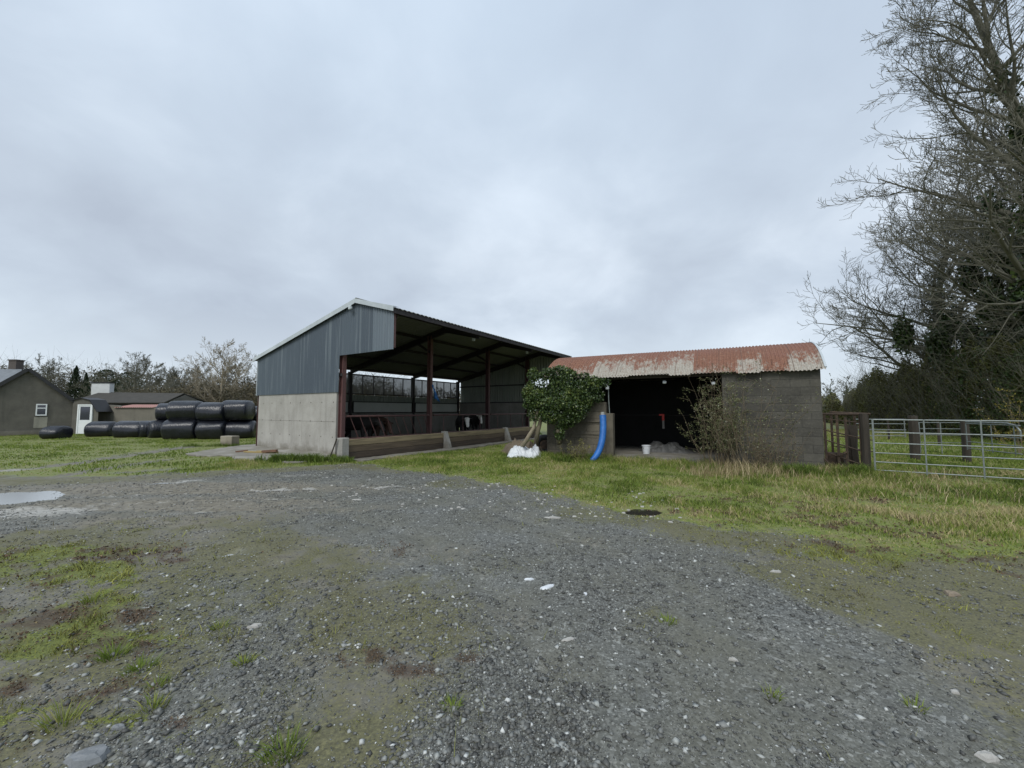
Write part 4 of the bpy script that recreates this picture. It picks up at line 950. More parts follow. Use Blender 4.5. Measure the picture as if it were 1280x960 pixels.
stone(661, 725, .045, .025, .014, .2, M_PLASTIC, 'plastic_scrap', 'small torn white scrap just left of the longest white scrap', 'plastic scrap', 2)
stone(732, 744, .02, .03, .012, .1, M_PLASTIC, 'plastic_scrap', 'smallest white scrap, right of the longest one', 'plastic scrap', 3)
stone(712, 800, .07, .022, .012, .15, MS, 'flat_stone', 'long flat greyish stone below the white plastic scraps', 'stone', 4)
stone(970, 717, .055, .022, .018, 0, MS, 'flat_stone', 'pale flat stone on the mossy gravel at right', 'stone', 5)
stone(690, 646, .13, .05, .02, -.1, MS, 'flat_stone', 'pale slab beside the faint track in the middle of the yard', 'stone', 6)
stone(446, 625, .12, .05, .02, 0, MS, 'flat_stone', 'pale flat stone in the stone scatter before the feed wall', 'stone', 7)
stone(318, 786, .05, .028, .025, .1, MS, 'flat_stone', 'whitish stone on the gravel below the small dried puddle', 'stone', 8)
stone(917, 826, .032, .02, .02, -.5, MS, 'stone', 'white stone pointing down and right on the lower right gravel', 'stone', 9)
stone(148, 912, .035, .022, .02, 0, MSB, 'stone', 'round grey stone just right of the spreading pale tuft', 'stone', 10)
stone(108, 952, .10, .06, .04, .2, MSB, 'stone', 'large grey stone half buried at the bottom left edge', 'stone', 11)
stone(1232, 950, .055, .03, .03, -.2, MS, 'stone', 'smooth oval pale stone at the bottom right corner', 'stone', 12)
stone(1194, 868, .03, .018, .018, 0, MS, 'stone', 'pale stone above the tiny leafy tuft at lower right', 'stone', 13)
stone(1190, 743, .07, .045, .035, 0, simple('tan_stone', (.26, .21, .15), (.16, .13, .1), .85, 10), 'stone', 'tan lump of stone in the moss near the right edge', 'stone', 14)
# scattered pale chips in the far part of the yard
n = 190; px = RNG.uniform(400, 860, n); py = 592+RNG.random(n)*38+(px-430)*.06
Vs = []; Fs = []
for k in range(n):
    p = G(px[k], py[k]); s = random.uniform(.015, .05); z = gz(p.x, p.y); b = len(Vs); q = [random.uniform(.5, 1.2) for _ in range(6)]
    Vs += [(p.x+s*q[i]*math.cos(i*PI/3), p.y+s*.6*q[i]*math.sin(i*PI/3), z-.005) for i in range(6)]+[(p.x+s*.6*q[i]*math.cos(i*PI/3), p.y+s*.4*q[i]*math.sin(i*PI/3), z+s*.35) for i in range(6)]
    Fs += [(b+i, b+(i+1) % 6, b+6+(i+1) % 6, b+6+i) for i in range(6)]+[(b+6, b+7, b+8, b+9), (b+6, b+9, b+10, b+11)]
np_mesh('stone_chips', np.array(Vs), np.array(Fs), MS)['kind'] = 'stuff'

# ------------------------------------------------------------------ things by the gable
p = G(287, 557)
t = thing('concrete_block', 'weathered concrete block standing on the slab near the stacked bales', 'block', (p.x, p.y, 0), -.25)
m = MB(); m.box(-.33, .33, -.2, .2, .03, .44, bev=.02); m.box(-.3, -.1, -.17, .17, -.03, .035); m.box(.1, .3, -.17, .17, -.03, .035); m.build('block', concrete('block_concrete', (.30, .27, .21), (.2, .18, .14)), t)
p = G(322, 567); t = thing('scrap_timber', 'yellowish timber boards lying on the concrete at the gable foot', 'timber', (p.x, p.y, .04), -.3)
m = MB(); m.box(-.55, .5, -.12, .08, 0, .04); m.box(-.2, .75, .1, .22, 0, .05); m.build('board', simple('yellow_board', (.36, .27, .10), (.24, .18, .08), .8, 5, stretch=(.5, 4, 1)), t)
m = MB(); m.bar((.35, -.1, .06), (.85, .05, .09), .14, .08); m.bar((-.9, -.15, .02), (-.6, .1, .05), .05, .05); m.build('offcut', simple('orange_wood', (.2, .1, .06), (.12, .07, .045), .8, 5), t)
P_ = G(240, 580)
def weed(px0, px1, py, n, h, seed):
    a, b = G(px0, py), G(px1, py); tt = RNG.random(n); x = a.x+(b.x-a.x)*tt; y = a.y+(b.y-a.y)*tt+RNG.normal(0, .12, n)
    nz = sm(.3, .6, fbm(x*2.2, y*2.2, seed)); blades('tall_weeds', np.stack([x, y, np.zeros(n)], 1), h*(.25+nz)*RNG.uniform(.4, 1, n), RNG.uniform(.012, .025, n), RNG.normal(0, .4, (n, 2)), np.clip(RNG.normal(.3, .12, n), 0, 1), M_GRASS)['kind'] = 'stuff'
weed(322, 408, 577, 2500, .26, 5); weed(412, 445, 577, 500, .2, 6); weed(690, 765, 577, 1200, .25, 7); weed(985, 1085, 594, 1500, .3, 8); weed(230, 300, 558, 500, .16, 9)

# ------------------------------------------------------------------ silage bales
def bale_mat():
    m, nt, b = _nt('black_wrap'); co = objco(nt); n1 = noise(nt, co, 4, 5, .6); cs = objco(nt, (14, 1.5, 1.5)); n2 = noise(nt, cs, 1.4, 4, .6)
    nt.links.new(ramp(nt, n1, [(.3, (.006, .007, .011)), (.7, (.014, .016, .024))]), b.inputs['Base Color'])
    b.inputs['Roughness'].default_value = .25; b.inputs['Specular IOR Level'].default_value = .55; bump(nt, b, n2, .6, .05); return m
M_WRAP = bale_mat()
def bale_mesh(seed, sag=0.0):
    rnd = random.Random(seed); L, r = 1.42, .6; nu, nv = 36, 14; m = MB()
    prof = [(-.5, .02), (-.5, .5), (-.495, .82), (-.46, .95), (-.4, 1.0), (-.2, 1.01), (0, 1.015), (.2, 1.01), (.4, 1.0), (.46, .95), (.495, .82), (.5, .5), (.5, .02)]
    sd = rnd.uniform(0, 50)
    for (xx, rr) in prof:
        for k in range(nu):
            a = 2*PI*k/nu; w = 1+.035*(math.sin(3*a+sd)+math.sin(5*a+sd*2+xx*3))*.6
            y = r*rr*w*math.cos(a); z = r*rr*w*math.sin(a); z = z*(1-sag*.5)+(-.0 if z > 0 else 0)
            if z < -.5: z = -.5-(z+.5)*-.2
            if abs(xx) > .49: x = xx*L+math.copysign(.03*math.cos(rr*2), xx)
            else: x = xx*L
            m.v.append((x, y*(1+sag*.15), z+.52*(1-sag*.4)))
    for j in range(len(prof)-1):
        for k in range(nu): m.f.append([j*nu+k, j*nu+(k+1) % nu, (j+1)*nu+(k+1) % nu, (j+1)*nu+k]); m.m.append(0)
    m.f.append(list(range(nu))[::-1]); m.m.append(0); m.f.append([(len(prof)-1)*nu+k for k in range(nu)]); m.m.append(0)
    return m
protos = [bale_mesh(1), bale_mesh(5), bale_mesh(9, .12), bale_mesh(12, .45)]
def bale(px, py_base, Y, z, rz, k, label, s=1.0, sx=1.0):
    p = D(px, 513, Y)
    o = bales.get(k)
    if o is None: o = protos[k].build('silage_bale', M_WRAP, smooth=True); bales[k] = o
    else: o = o.copy(); COL.objects.link(o)
    o.location = (p.x, Y, z); o.rotation_euler = (0, 0, rz); o.scale = (s*sx, s, s); tag(o, label, 'bale', 'black wrapped silage bales')
bales = {}
B0 = 22.6
bale(230, 0, B0, -.04, .16, 0, 'black silage bale at the left end of the stack front, on the ground', 1.03, 1.12)
bale(269, 0, B0+.1, -.04, .1, 1, 'black silage bale in the middle of the stack front, on the ground')
bale(303, 0, B0+.6, -.04, .3, 2, 'black silage bale on the ground at the right, behind the concrete block')
bale(233, 0, B0+.15, 1.02, .2, 1, 'black silage bale on top of the stack at its left end', 1, 1.08)
bale(268, 0, B0+.15, .99, .08, 2, 'black silage bale in the middle of the top row', 1.0)
bale(297, 0, B0+.5, 1.03, .1, 0, 'black silage bale on top at the right, nearest the cattle shed', 1.03)
bale(215, 0, B0+1.6, 1.0, .5, 2, 'black silage bale in the top row, half hidden behind its left end', .95)
bale(206, 0, B0+1.2, -.04, .9, 1, 'black silage bale on the ground tucked behind the left end of the stack', .95)
bale(193, 0, B0+1.7, -.04, .9, 2, 'black silage bale farthest back at the left foot of the stack', .95)
bale(315, 0, B0+2.2, .9, .0, 2, 'black silage bale glimpsed between the top row and the cattle shed', .9)
bale(312, 0, B0+2.2, -.1, .0, 1, 'black silage bale on the ground in shadow against the cattle shed', .95)
bale(166, 0, 24.0, -.06, .25, 2, 'black silage bale lying right of the white door, nearer the stack', .97)
bale(130, 0, 24.8, -.06, .2, 2, 'black silage bale lying right in front of the low wall by the white door', .92)
bale(73, 0, 23.0, -.08, .15, 3, 'lone sagging dark bale on the grass below the cottage gable', .9, .68)

# ------------------------------------------------------------------ cottage and outbuildings
M_REND = concrete('weathered_render', (.125, .118, .10), (.05, .048, .042)); M_SLATE = simple('grey_slates', (.17, .185, .2), (.12, .13, .14), .5, 4)
M_RIDGE = simple('black_trim', (.012, .012, .014), (.02, .02, .022), .5, 4); M_GLASS = simple('dark_glass', (.01, .012, .03), (.015, .018, .04), .06, 2, bs=0, spec=1)
def cottage():
    Y = 25.8; RZ = R(47); p0 = D(36, 461, Y); zr = p0.z; c, sn = math.cos(RZ), math.sin(RZ)
    def lx(px): k = (px-640)/500; return (k*Y-p0.x)/(c-k*sn)          # position along the gable seen at a photo column
    def lz(px, py): return D(px, py, Y+lx(px)*sn).z
    t = thing('cottage', 'grey rendered cottage with a gable, small white window and slate roof', 'house', (p0.x, Y, 0), RZ)
    b = lx(98); a = -b*1.0; ze = lz(98, 503)
    m = MB(); P = [(a, -.2), (b, -.2), (b, ze-.1), (0, zr-.15), (a, ze-.1)]; Dp = 6
    m.poly([(x, 0, z) for x, z in P]); m.poly([(x, Dp, z) for x, z in P[::-1]])
    m.poly([(b, 0, -.2), (b, Dp, -.2), (b, Dp, ze-.1), (b, 0, ze-.1)]); m.poly([(a, Dp, -.2), (a, 0, -.2), (a, 0, ze-.1), (a, Dp, ze-.1)]); m.build('wall', M_REND, t)
    m = MB()
    for e in (b+.1, a-.1): m.poly([(0, -.12, zr-.02), (e, -.12, ze-.16), (e, Dp, ze-.16), (0, Dp, zr-.02)])
    m.build('roof', M_SLATE, t, solid=.1)
    m = MB()
    for e in (b+.1, a-.1): m.bar((0, -.16, zr-.02), (e, -.16, ze-.2), .06, .2)
    m.build('barge_board', M_RIDGE, t)
    Mi = (Matrix.Translation((p0.x, Y, 0)) @ Matrix.Rotation(RZ, 4, 'Z')).inverted()
    def wp(px, py, YY): return Mi @ D(px, py, YY)
    def wz(px, z, YY): q = Mi @ Yp0(px, YY); return Vector((q.x, q.y, z))
    m = MB(); m.poly([wz(-160, 2.6, 28), wz(30, 2.6, 28), wp(27, 462, 31), wp(-160, 462, 31)]); m.poly([wp(27, 462, 31), wp(-160, 462, 31), wz(-160, 2.6, 34), wz(45, 2.6, 34)]); m.build('wing_roof', M_SLATE, t, solid=.08)
    Mc = Mi; q = D(23, 457, 31.6); m = MB(); z1 = D(23, 451.5, 31.6).z
    m.box(q.x-.3, q.x+.3, 31.2, 31.7, 3.4, z1, M=Mc); m.box(q.x-.35, q.x+.35, 31.15, 31.75, z1+.003, z1+.09, M=Mc); m.build('chimney', simple('chimney_brick', (.1, .085, .08), (.07, .06, .055), .9, 4), t)
    ax, bx, z0, z1 = lx(46), lx(60), lz(53, 519.5), lz(53, 505)
    m = MB()
    for q in ((ax, bx, z0, z0+.07), (ax, bx, z1-.07, z1), (ax, ax+.06, z0+.07, z1-.07), (bx-.06, bx, z0+.07, z1-.07), (ax+.06, bx-.06, z1-.3, z1-.24)): m.box(q[0], q[1], -.06, .03, q[2], q[3])
    w = m.build('window', M_WHITE, t); m = MB(); m.box(ax+.06, bx-.06, -.03, -.02, z0+.07, z1-.07); m.build('pane', M_GLASS, w)
    m = MB(); m.box(ax-.05, bx+.05, -.012, .0, z0-.8, z0-.1); m.build('patched_render', concrete('patch', (.3, .29, .24), (.17, .165, .14)), t)
    m = MB(); m.box(a, b, -.06, .0, -.1, .3); m.build('plinth', concrete('plinth', (.17, .16, .135), (.08, .075, .064)), t)
def Yp0(px, Y): return Vector(((px-640)/500*Y, Y, 0))
cottage()
def porch():
    Y = 27.2; xl, xr = D(97, 500, Y).x, D(124, 500, Y).x; t = thing('lean_to_porch', 'small lean-to with a white half-glazed door at the end of the cottage', 'porch', (xl, Y, 0))
    w = xr-xl; m = MB(); pts = [(-.3, 2.3), (.3, 2.45), (.9, 2.3), (w, 1.5)]
    m.poly([(-.3, 0, -.2), (w, 0, -.2)]+[(x, 0, z) for x, z in pts[::-1]]); m.build('wall', M_REND, t)
    m = MB()
    for (xa, za), (xb, zb) in zip(pts[:-1], pts[1:]): m.poly([(xa, -.1, za), (xb, -.1, zb), (xb, 1.0, zb), (xa, 1.0, za)])
    m.build('roof', M_RIDGE, t, solid=.05)
    p = D(98.5, 509, Y).x-xl; q = D(117, 509, Y).x-xl; m = MB()
    for a in ((p, p+.09, 0, 2.0), (q-.09, q, 0, 2.0), (p+.09, q-.09, 1.93, 2.0)): m.box(a[0], a[1], -.08, .0, a[2], a[3])
    m.build('door_frame', M_WHITE, t)
    m = MB(); m.box(p+.09, q-.09, -.05, -.01, .02, .95); 
    for a in ((p+.09, p+.17, .95, 1.93), (q-.17, q-.09, .95, 1.93), (p+.17, q-.17, 1.85, 1.93)): m.box(a[0], a[1], -.05, -.01, a[2], a[3])
    d = m.build('door', M_WHITE, t); m = MB(); m.box(p+.17, q-.17, -.035, -.03, .95, 1.85); m.build('pane', M_GLASS, d)
porch()
def outb():
    Y = 33; x0, x1 = D(90, 490, Y).x, D(205, 490, Y).x; zr = D(120, 489, Y).z; ze = 2.3
    t = thing('long_outbuilding', 'long low outbuilding with dark slate roof behind the cottage', 'outbuilding', (x0, Y, 0)); L = x1-x0
    m = MB(); m.box(0, L, 0, 5, -.2, ze-.1); m.poly([(L-.02, 0, ze-.15), (L-.02, 5, ze-.15), (L-.3, 2.5, zr-.2)]); m.build('wall', M_REND, t)
    m = MB(); m.poly([(-.2, -.2, ze-.1), (L+.2, -.2, ze-.1), (L-.4, 2.5, zr-.1), (-.2, 2.5, zr)]); m.poly([(-.2, 2.5, zr), (L-.4, 2.5, zr-.1), (L+.2, 5.2, ze-.1), (-.2, 5.2, ze-.1)])
    m.build('roof', simple('dark_slates', (.035, .033, .028), (.055, .05, .042), .9, 2), t, solid=.08)
    a, b = D(117, 480, 35.5), D(140, 480, 35.5); m = MB(); zt = D(120, 479, 35.5).z; zb = D(120, 491, 35.5).z-.4
    m.box(a.x-x0, b.x-x0, 2.3, 2.75, zb, zt, bev=.03); ch = m.build('chimney', simple('whitewash', (.62, .64, .64), (.5, .52, .52), .8, 2), t)
    m = MB(); m.box(a.x-x0-.06, b.x-x0+.06, 2.24, 2.81, zt, zt+.07); m.build('cap', M_RIDGE, ch)
outb()
def yardwall():
    Y = 28.2; x0, x1 = D(119, 510, Y).x, D(213, 510, Y).x; L = x1-x0
    t = thing('ruined_byre', 'low roofless-looking grey byre with a strip of pink tin roof behind the bales', 'byre', (x0, Y, 0))
    m = MB(); P = [(0, -.2), (L, -.2), (L, 1.75), (1.75, 1.8), (1.5, 1.95), (.6, 2.0), (0, 1.7)]
    m.poly([(x, 0, z) for x, z in P]); m.poly([(x, .3, z) for x, z in P[::-1]])
    for i in range(len(P)): (xa, za), (xb, zb) = P[i], P[(i+1) % len(P)]; m.poly([(xa, 0, za), (xa, .3, za), (xb, .3, zb), (xb, 0, zb)])
    m.build('wall', concrete('byre_wall', (.18, .165, .135), (.1, .094, .078)), t)
    m = MB(); xa = D(144, 510, Y).x-x0; corr(m, (xa, 0, 0), (1, 0, 0), D(192, 510, Y).x-x0-xa, [(0, -.12, 1.80), (0, 1.3, 2.02)], [(0, 0, 1)]*2, .15, .02, 6)
    m.build('roof', simple('pink_tin', (.45, .22, .19), (.33, .2, .17), .7, 3), t)
    m = MB(); xd = D(133, 520, Y).x-x0; m.box(xd, xd+.5, -.02, .31, .0, 1.5); m.build('doorway_board', M_REND, t)
yardwall()

# ------------------------------------------------------------------ gates and posts on the right
def gate(name, label, p, q, hts, ups, rad, mat, lift, brace=None, extra=None):
    p = Vector(p); q = Vector(q); L = (q-p).length; rz = math.atan2(q.y-p.y, q.x-p.x); t = thing(name, label, 'gate', (p.x, p.y, 0), rz)
    for i, h in enumerate(hts): m = MB(); m.tube([(0, 0, h), (L, 0, h)], rad if i < len(hts)-1 else rad*1.1, 8); m.build('bar', mat, t)
    for u in ups: m = MB(); m.bar((u*L, -.008, lift), (u*L, -.008, hts[-1]+.01), .026 if 0 < u < 1 else .035, .012, up=(0, 1, 0)); m.build('upright', mat, t)
    return t
a = G(1088, 590, .1); a = Vector((8.93, 9.95, 0)); dirv = Vector((.83, -.56, 0)).normalized(); b = a+dirv*4.2
gate('field_gate', 'long galvanised tubular field gate, nearest on the right, closing the paddock', a, b, [.14, .34, .56, .80, 1.06, 1.37], [0, .215, .43, .64, .86, 1], .0135, M_GALV, .1)
# further hurdles
def Yp(px, Y): return Vector(((px-640)/500*Y, Y, 0))
gate('hurdle', 'short galvanised hurdle behind the near gate, left of the dark strainer post', Yp(1066, 13.6), Yp(1130, 13.4), [.75, .95, 1.15, 1.3], [0, .35, .97], .014, M_GALV, .7)
gate('hurdle', 'galvanised wire hurdle between the two dark wooden posts', Yp(1146, 13.3), Yp(1200, 13.0), [.55, .8, 1.0, 1.2], [0, .5, 1], .010, M_GALV, .2)
t = gate('open_gate', 'galvanised gate standing open behind, with a curved stay tube', Yp(1205, 12.3), Yp(1272, 10.6), [.45, .65, .87, 1.2], [0, .5, .9], .014, M_GALV, .4)
m = MB(); L = (Yp(1272, 10.6)-Yp(1205, 12.3)).length; m.tube([(0, 0, 1.25), (L*.8, 0, 1.25), (L*.93, 0, 1.2), (L*1.0, 0, 1.05), (L*1.0, 0, .9)], .02, 8); m.build('stay_tube', M_GALV, t)
def wpost(px, Y, h, w, label):
    p = Yp(px, Y); m = MB(); m.tube([(0, 0, -.1), (w*.1, 0, h*.5), (0, 0, h)], [w/2, w/2*1.04, w/2*.95], 9); o = m.build('fence_post', M_POST); o.location = (p.x, p.y, 0); tag(o, label, 'post')
wpost(1139, 13.3, 1.42, .26, 'thick dark wooden post behind the near gate, left one of two')
wpost(1203, 12.6, 1.25, .2, 'dark wooden post behind the near gate at the hinge of the open gate')
wpost(1078, 10.2, 1.52, .17, 'rusty brown post between the cattle pen and the near gate')
# wire fence posts farther away
for px, Y, lab in ((1060, 24, 'thin far fence post seen through the rusty pen'), (1108, 22, 'thin far fence post left of the thick dark post'), (1170, 19, 'thin far fence post between the two dark posts')):
    wpost(px, Y, 1.1, .1, lab)
def crush():
    p = Vector((8.4, 10.95, 0)); q = Yp(1076, 10.25); rz = math.atan2(q.y-p.y, q.x-p.x); L = (q-p).length
    t = thing('cattle_crush', 'rusty brown metal cattle crush between the block shed and the gate', 'cattle crush', p, rz)
    m = MB(); m.tube([(.02, 0, 1.5), (L, 0, 1.5)], .035, 8); m.tube([(.02, .8, 1.55), (L, .9, 1.5)], .03, 8); m.build('top_rail', M_RUSTY, t)
    for k, (x, y) in enumerate(((.1, 0), (L*.42, 0), (L*.62, 0), (L*.95, 0), (.05, .8), (.5, 1.1), (L*.9, 1.0))):
        m = MB(); m.bar((x, y, -.1), (x, y, 1.5-(.08 if k == 2 else 0)), .05, .05, up=(0, 1, 0)); m.build('upright', M_RUSTY, t)
    for z0, z1 in ((1.38, 1.28), (1.08, .88), (.82, .55), (.5, .2)):
        m = MB(); m.tube([(.05, 0, z0), (L, .0, z1)], .018, 6); m.build('side_bar', M_RUSTY, t)
    for z0 in (1.2, .9, .6): m = MB(); m.tube([(.05, .8, z0), (L, .95, z0-.1)], .015, 6); m.build('side_bar', M_RUSTY, t)
    m = MB(); m.bar((.5, .6, 0), (.55, .62, 1.2), .22, .05, up=(0, 1, 0)); m.bar((L*.7, .55, 0), (L*.62, .6, 1.1), .12, .06, up=(0, 1, 0)); m.build('plank', M_POST, t)
    m = MB(); m.box(.05, L*.5, .1, .5, .0, .45); m.bar((.02, -.1, .35), (.35, -.15, .0), .05, .05); m.bar((.35, -.05, .42), (.55, -.06, .52), .04, .04); m.build('base_plate', M_RUSTY, t)
crush()

# ------------------------------------------------------------------ trees
def tree(name, label, cat, p, H, spread, trunk_r, seed, levels=4, kids=(11, 8, 6, 5), droop=.0, mat=None, group=None, twig=.006, lean=(0, 0), start=.25, ivy=0, ivyr=.3, minr=.004, limbup=.5, sides=(9, 6, 4, 3, 3), bias=None):
    rnd = random.Random(seed); t = thing(name, label, cat, (p.x, p.y, 0), 0, group); mt = MB(); mc = MB(); tips = []; limbpts = []
    def grow(pos, d, L, r, lv):
        nseg = (9, 6, 5, 4, 3)[lv]; pts = [pos.copy()]; rad = [r]; wob = (.05, .13, .18, .22, .25)[lv]
        for s in range(nseg):
            up = (.02, .05, .06, .1, .14)[lv]
            d = (d+Vector((rnd.gauss(0, wob), rnd.gauss(0, wob), rnd.gauss(0, wob)*.7+up-droop*(lv > 0)*(s < nseg*.6)*.06))).normalized()
            pts.append(pts[-1]+d*L/nseg); f = (s+1)/nseg; rad.append(max(minr, r*(1-f*(.75 if lv == 0 else .85))))
        (mt if lv < 2 else mc).tube(pts, rad, sides[lv], cap=False)
        if lv <= 1: limbpts.extend(zip(pts, rad))
        if lv >= levels: return
        n = kids[lv]
        for k in range(n):
            f = (start if lv == 0 else .15)+(1-(start if lv == 0 else .15))*((k+rnd.random())/n); f = min(f, .99)
            i = min(int(f*nseg), nseg-1); q = pts[i].lerp(pts[i+1], f*nseg-i); dd = (pts[i+1]-pts[i]).normalized()
            ax = Vector((rnd.gauss(0, 1), rnd.gauss(0, 1), rnd.gauss(0, .6 if lv else .3))); ax = (ax-dd*ax.dot(dd)).normalized()
            if lv == 0:
                az = k*2.4+rnd.uniform(-.4, .4); ax = Vector((math.cos(az), math.sin(az), 0))
                if bias: ax = (ax+Vector(bias)).normalized()
                ang = (1.15-limbup*f); dn = (Vector((0, 0, 1))*math.cos(ang)+ax*math.sin(ang)).normalized(); ln = spread*(1.05-.55*f**1.5)*rnd.uniform(.8, 1.15)
            else:
                ang = rnd.uniform(.5, 1.0); dn = (dd*math.cos(ang)+ax*math.sin(ang)).normalized(); ln = L*rnd.uniform(.4, .62)*(1.05-.45*f)
            grow(q, dn, ln, max(minr, rad[i]*rnd.uniform(.42, .6)), lv+1)
    grow(Vector((0, 0, -.1)), Vector((lean[0], lean[1], 1)).normalized(), H*.93, trunk_r, 0)
    mt.build('trunk', mat or M_BARKD, t, smooth=True); mc.build('crown', mat or M_BARKD, t)
    if ivy:
        LP = [q for q in limbpts if q[0].z < H*.72 and q[1] > trunk_r*ivyr]; n = ivy; idx = [rnd.randrange(len(LP)) for _ in range(n)]
        C = np.array([tuple(LP[i][0]) for i in idx]); rr = np.array([LP[i][1]*1.2+.35 for i in idx]); d = RNG.normal(size=(n, 3)); d /= np.linalg.norm(d, axis=1)[:, None]
        P = C+d*(rr*(.4+.8*RNG.random(n)))[:, None]; P[:, 2] += RNG.normal(0, .4, n)
        leaves('ivy', P, RNG.uniform(.1, .26, n), np.clip(RNG.normal(.35, .2, n), 0, 1), M_IVY, t, .8, .85)
    return t
tree('ash_tree', 'tall bare tree at the right edge, rising beyond the top of the photo', 'tree', Vector((25.5, 17.5, 0)), 25, 8.4, .42, 11, 4, (24, 12, 8, 6), mat=M_BARKD, start=.2, minr=.009, limbup=.6, bias=(-.45, 0, 0), ivy=9000)
tree('ivy_clad_tree', 'ivy-clad tree with dark green trunk standing over the hedge at right', 'tree', Vector((29.5, 24.0, 0)), 17.5, 10, .4, 23, 4, (18, 10, 7, 5), mat=M_BARKD, start=.18, minr=.011, limbup=.45, ivyr=.2, ivy=85000, bias=(-.25, 0, 0))
tree('bare_tree', 'wide bare spreading tree left of the ivy-clad one, low limbs reaching over the pen', 'tree', Vector((32.2, 30.0, 0)), 17.0, 8.2, .38, 31, 4, (22, 11, 8, 5), mat=M_BARK, start=.12, minr=.011, limbup=.4, ivy=7000, bias=(-.2, 0, 0))
tree('bare_tree', 'slim bare tree between the ivy-clad tree and the tall edge tree', 'tree', Vector((33.5, 25.0, 0)), 17, 9, .3, 37, 4, (16, 9, 7, 5), mat=M_BARKD, start=.15, minr=.011, limbup=.5, ivy=18000)
tree('small_tree', 'small ivy-topped tree far off above the rusty pen, left of two', 'tree', Yp(1036, 52), 5.2, 2.2, .2, 41, 3, (8, 6, 5), mat=M_BARKD, minr=.018, ivy=900)
tree('small_tree', 'small ivy-topped tree far off above the rusty pen, right of two', 'tree', Yp(1056, 50), 5.6, 2.4, .2, 43, 3, (8, 6, 5), mat=M_BARKD, minr=.018, ivy=900)
# thicket along the right boundary
def thicket(name, pts, n, mat, size, base_h=0, vmu=.4, dens_seed=101, twigs=0, tw_mat=None):
    pts = [(Vector(p[:2]), p[2], p[3]) for p in pts]; seg = []
    for (a, ha, wa), (b, hb, wb) in zip(pts[:-1], pts[1:]): seg.append((b-a).length)
    idx = RNG.choice(len(seg), n, p=np.array(seg)/sum(seg)); tt = RNG.random(n)
    A = np.array([[*pts[i][0], pts[i][1], pts[i][2]] for i in idx]); B = np.array([[*pts[i+1][0], pts[i+1][1], pts[i+1][2]] for i in idx]); C = A+(B-A)*tt[:, None]
    w = RNG.uniform(-1, 1, n); zz = RNG.random(n)**.8; env = np.sqrt(np.clip(1-w*w, 0, 1))
    x = C[:, 0]+w*C[:, 3]*.35; y = C[:, 1]+w*C[:, 3]; top = C[:, 2]*(.6+.65*fbm(x*.7, y*.7+3, dens_seed, 5)); z = zz*top*(.35+.65*env)
    cl = fbm(x*1.5+z*.9, y*1.5+z*1.3, dens_seed+2); k = RNG.random(n) < .25+1.1*sm(.38, .6, cl); P = np.stack([x, y, z], 1)[k]; cl = cl[k]
    leaves(name, P, RNG.uniform(size*.5, size*1.4, len(P)), np.clip(RNG.normal(vmu, .18, len(P))+.8*(cl-.5), 0, 1), mat)['kind'] = 'stuff'
    if twigs:
        m = MB(); ks = RNG.choice(n, twigs)
        for i in ks:
            b = Vector((x[i], y[i], 0)); h = top[i]*random.uniform(.7, 1.12); d = Vector((random.gauss(0, .25), random.gauss(0, .25), 1)).normalized(); q = [b]
            for s in range(5): d = (d+Vector((random.gauss(0, .14), random.gauss(0, .14), .02))).normalized(); q.append(q[-1]+d*h/5)
            m.tube(q, [size*.09*(1-.8*s/5) for s in range(6)], 3, cap=False)
            for s in range(1, 6):
                for _ in range(2):
                    e = (d+Vector((random.gauss(0, .8), random.gauss(0, .8), random.gauss(0, .4)))).normalized(); m.tube([q[s], q[s]+e*h*.16, q[s]+e*h*.28+Vector((0, 0, .05*h))], [size*.04, size*.03, size*.015], 3, cap=False)
        m.build('hedge_twigs', tw_mat or M_BARK)['kind'] = 'stuff'
M_HEDGE = vary('hedge_leaves', [(0, (.05, .046, .02)), (.4, (.10, .095, .036)), (.7, (.15, .16, .05)), (1, (.24, .22, .08))], .8, .2, .15)
M_HEDGEB = vary('brown_hedge', [(0, (.04, .034, .022)), (.4, (.09, .076, .05)), (.7, (.14, .12, .075)), (1, (.22, .2, .12))], .85, .2, .15)
M_HEDGEG = vary('hedge_green', [(0, (.025, .045, .014)), (.5, (.06, .095, .025)), (1, (.13, .16, .05))], .7, .3, .15)
thicket('hedge_thicket', [(22, 12.0, 5.4, 2), (24.5, 18, 5.8, 2.6), (28, 26, 5.8, 3), (33, 36, 5.2, 3), (40, 47, 4.4, 3)], 110000, M_HEDGE, .17, twigs=500, tw_mat=M_BARK)
thicket('hedge_ivy', [(23.5, 16, 4.4, 1.5), (27, 24, 6, 2), (30, 30, 5, 2), (36, 40, 4.5, 2)], 30000, M_HEDGEG, .16, dens_seed=120)
py_ = Yp(1250, 13.5)
shrub(0, 0, 'small yellow-leaved sapling in front of the dark hedge at far right', 16, 2.5, 1.0, 9, vary('yellow_leaves', [(0, (.12, .11, .02)), (1, (.4, .33, .05))], .7), M_DRYST, 8, Vector((18.0, 14.3, 0)))
thicket('field_hedge', [(38, 47, 3.6, 2), (48, 62, 3.8, 3), (40, 80, 3.4, 3), (-5, 78, 4, 3)], 26000, M_HEDGE, .34, dens_seed=140, twigs=250)
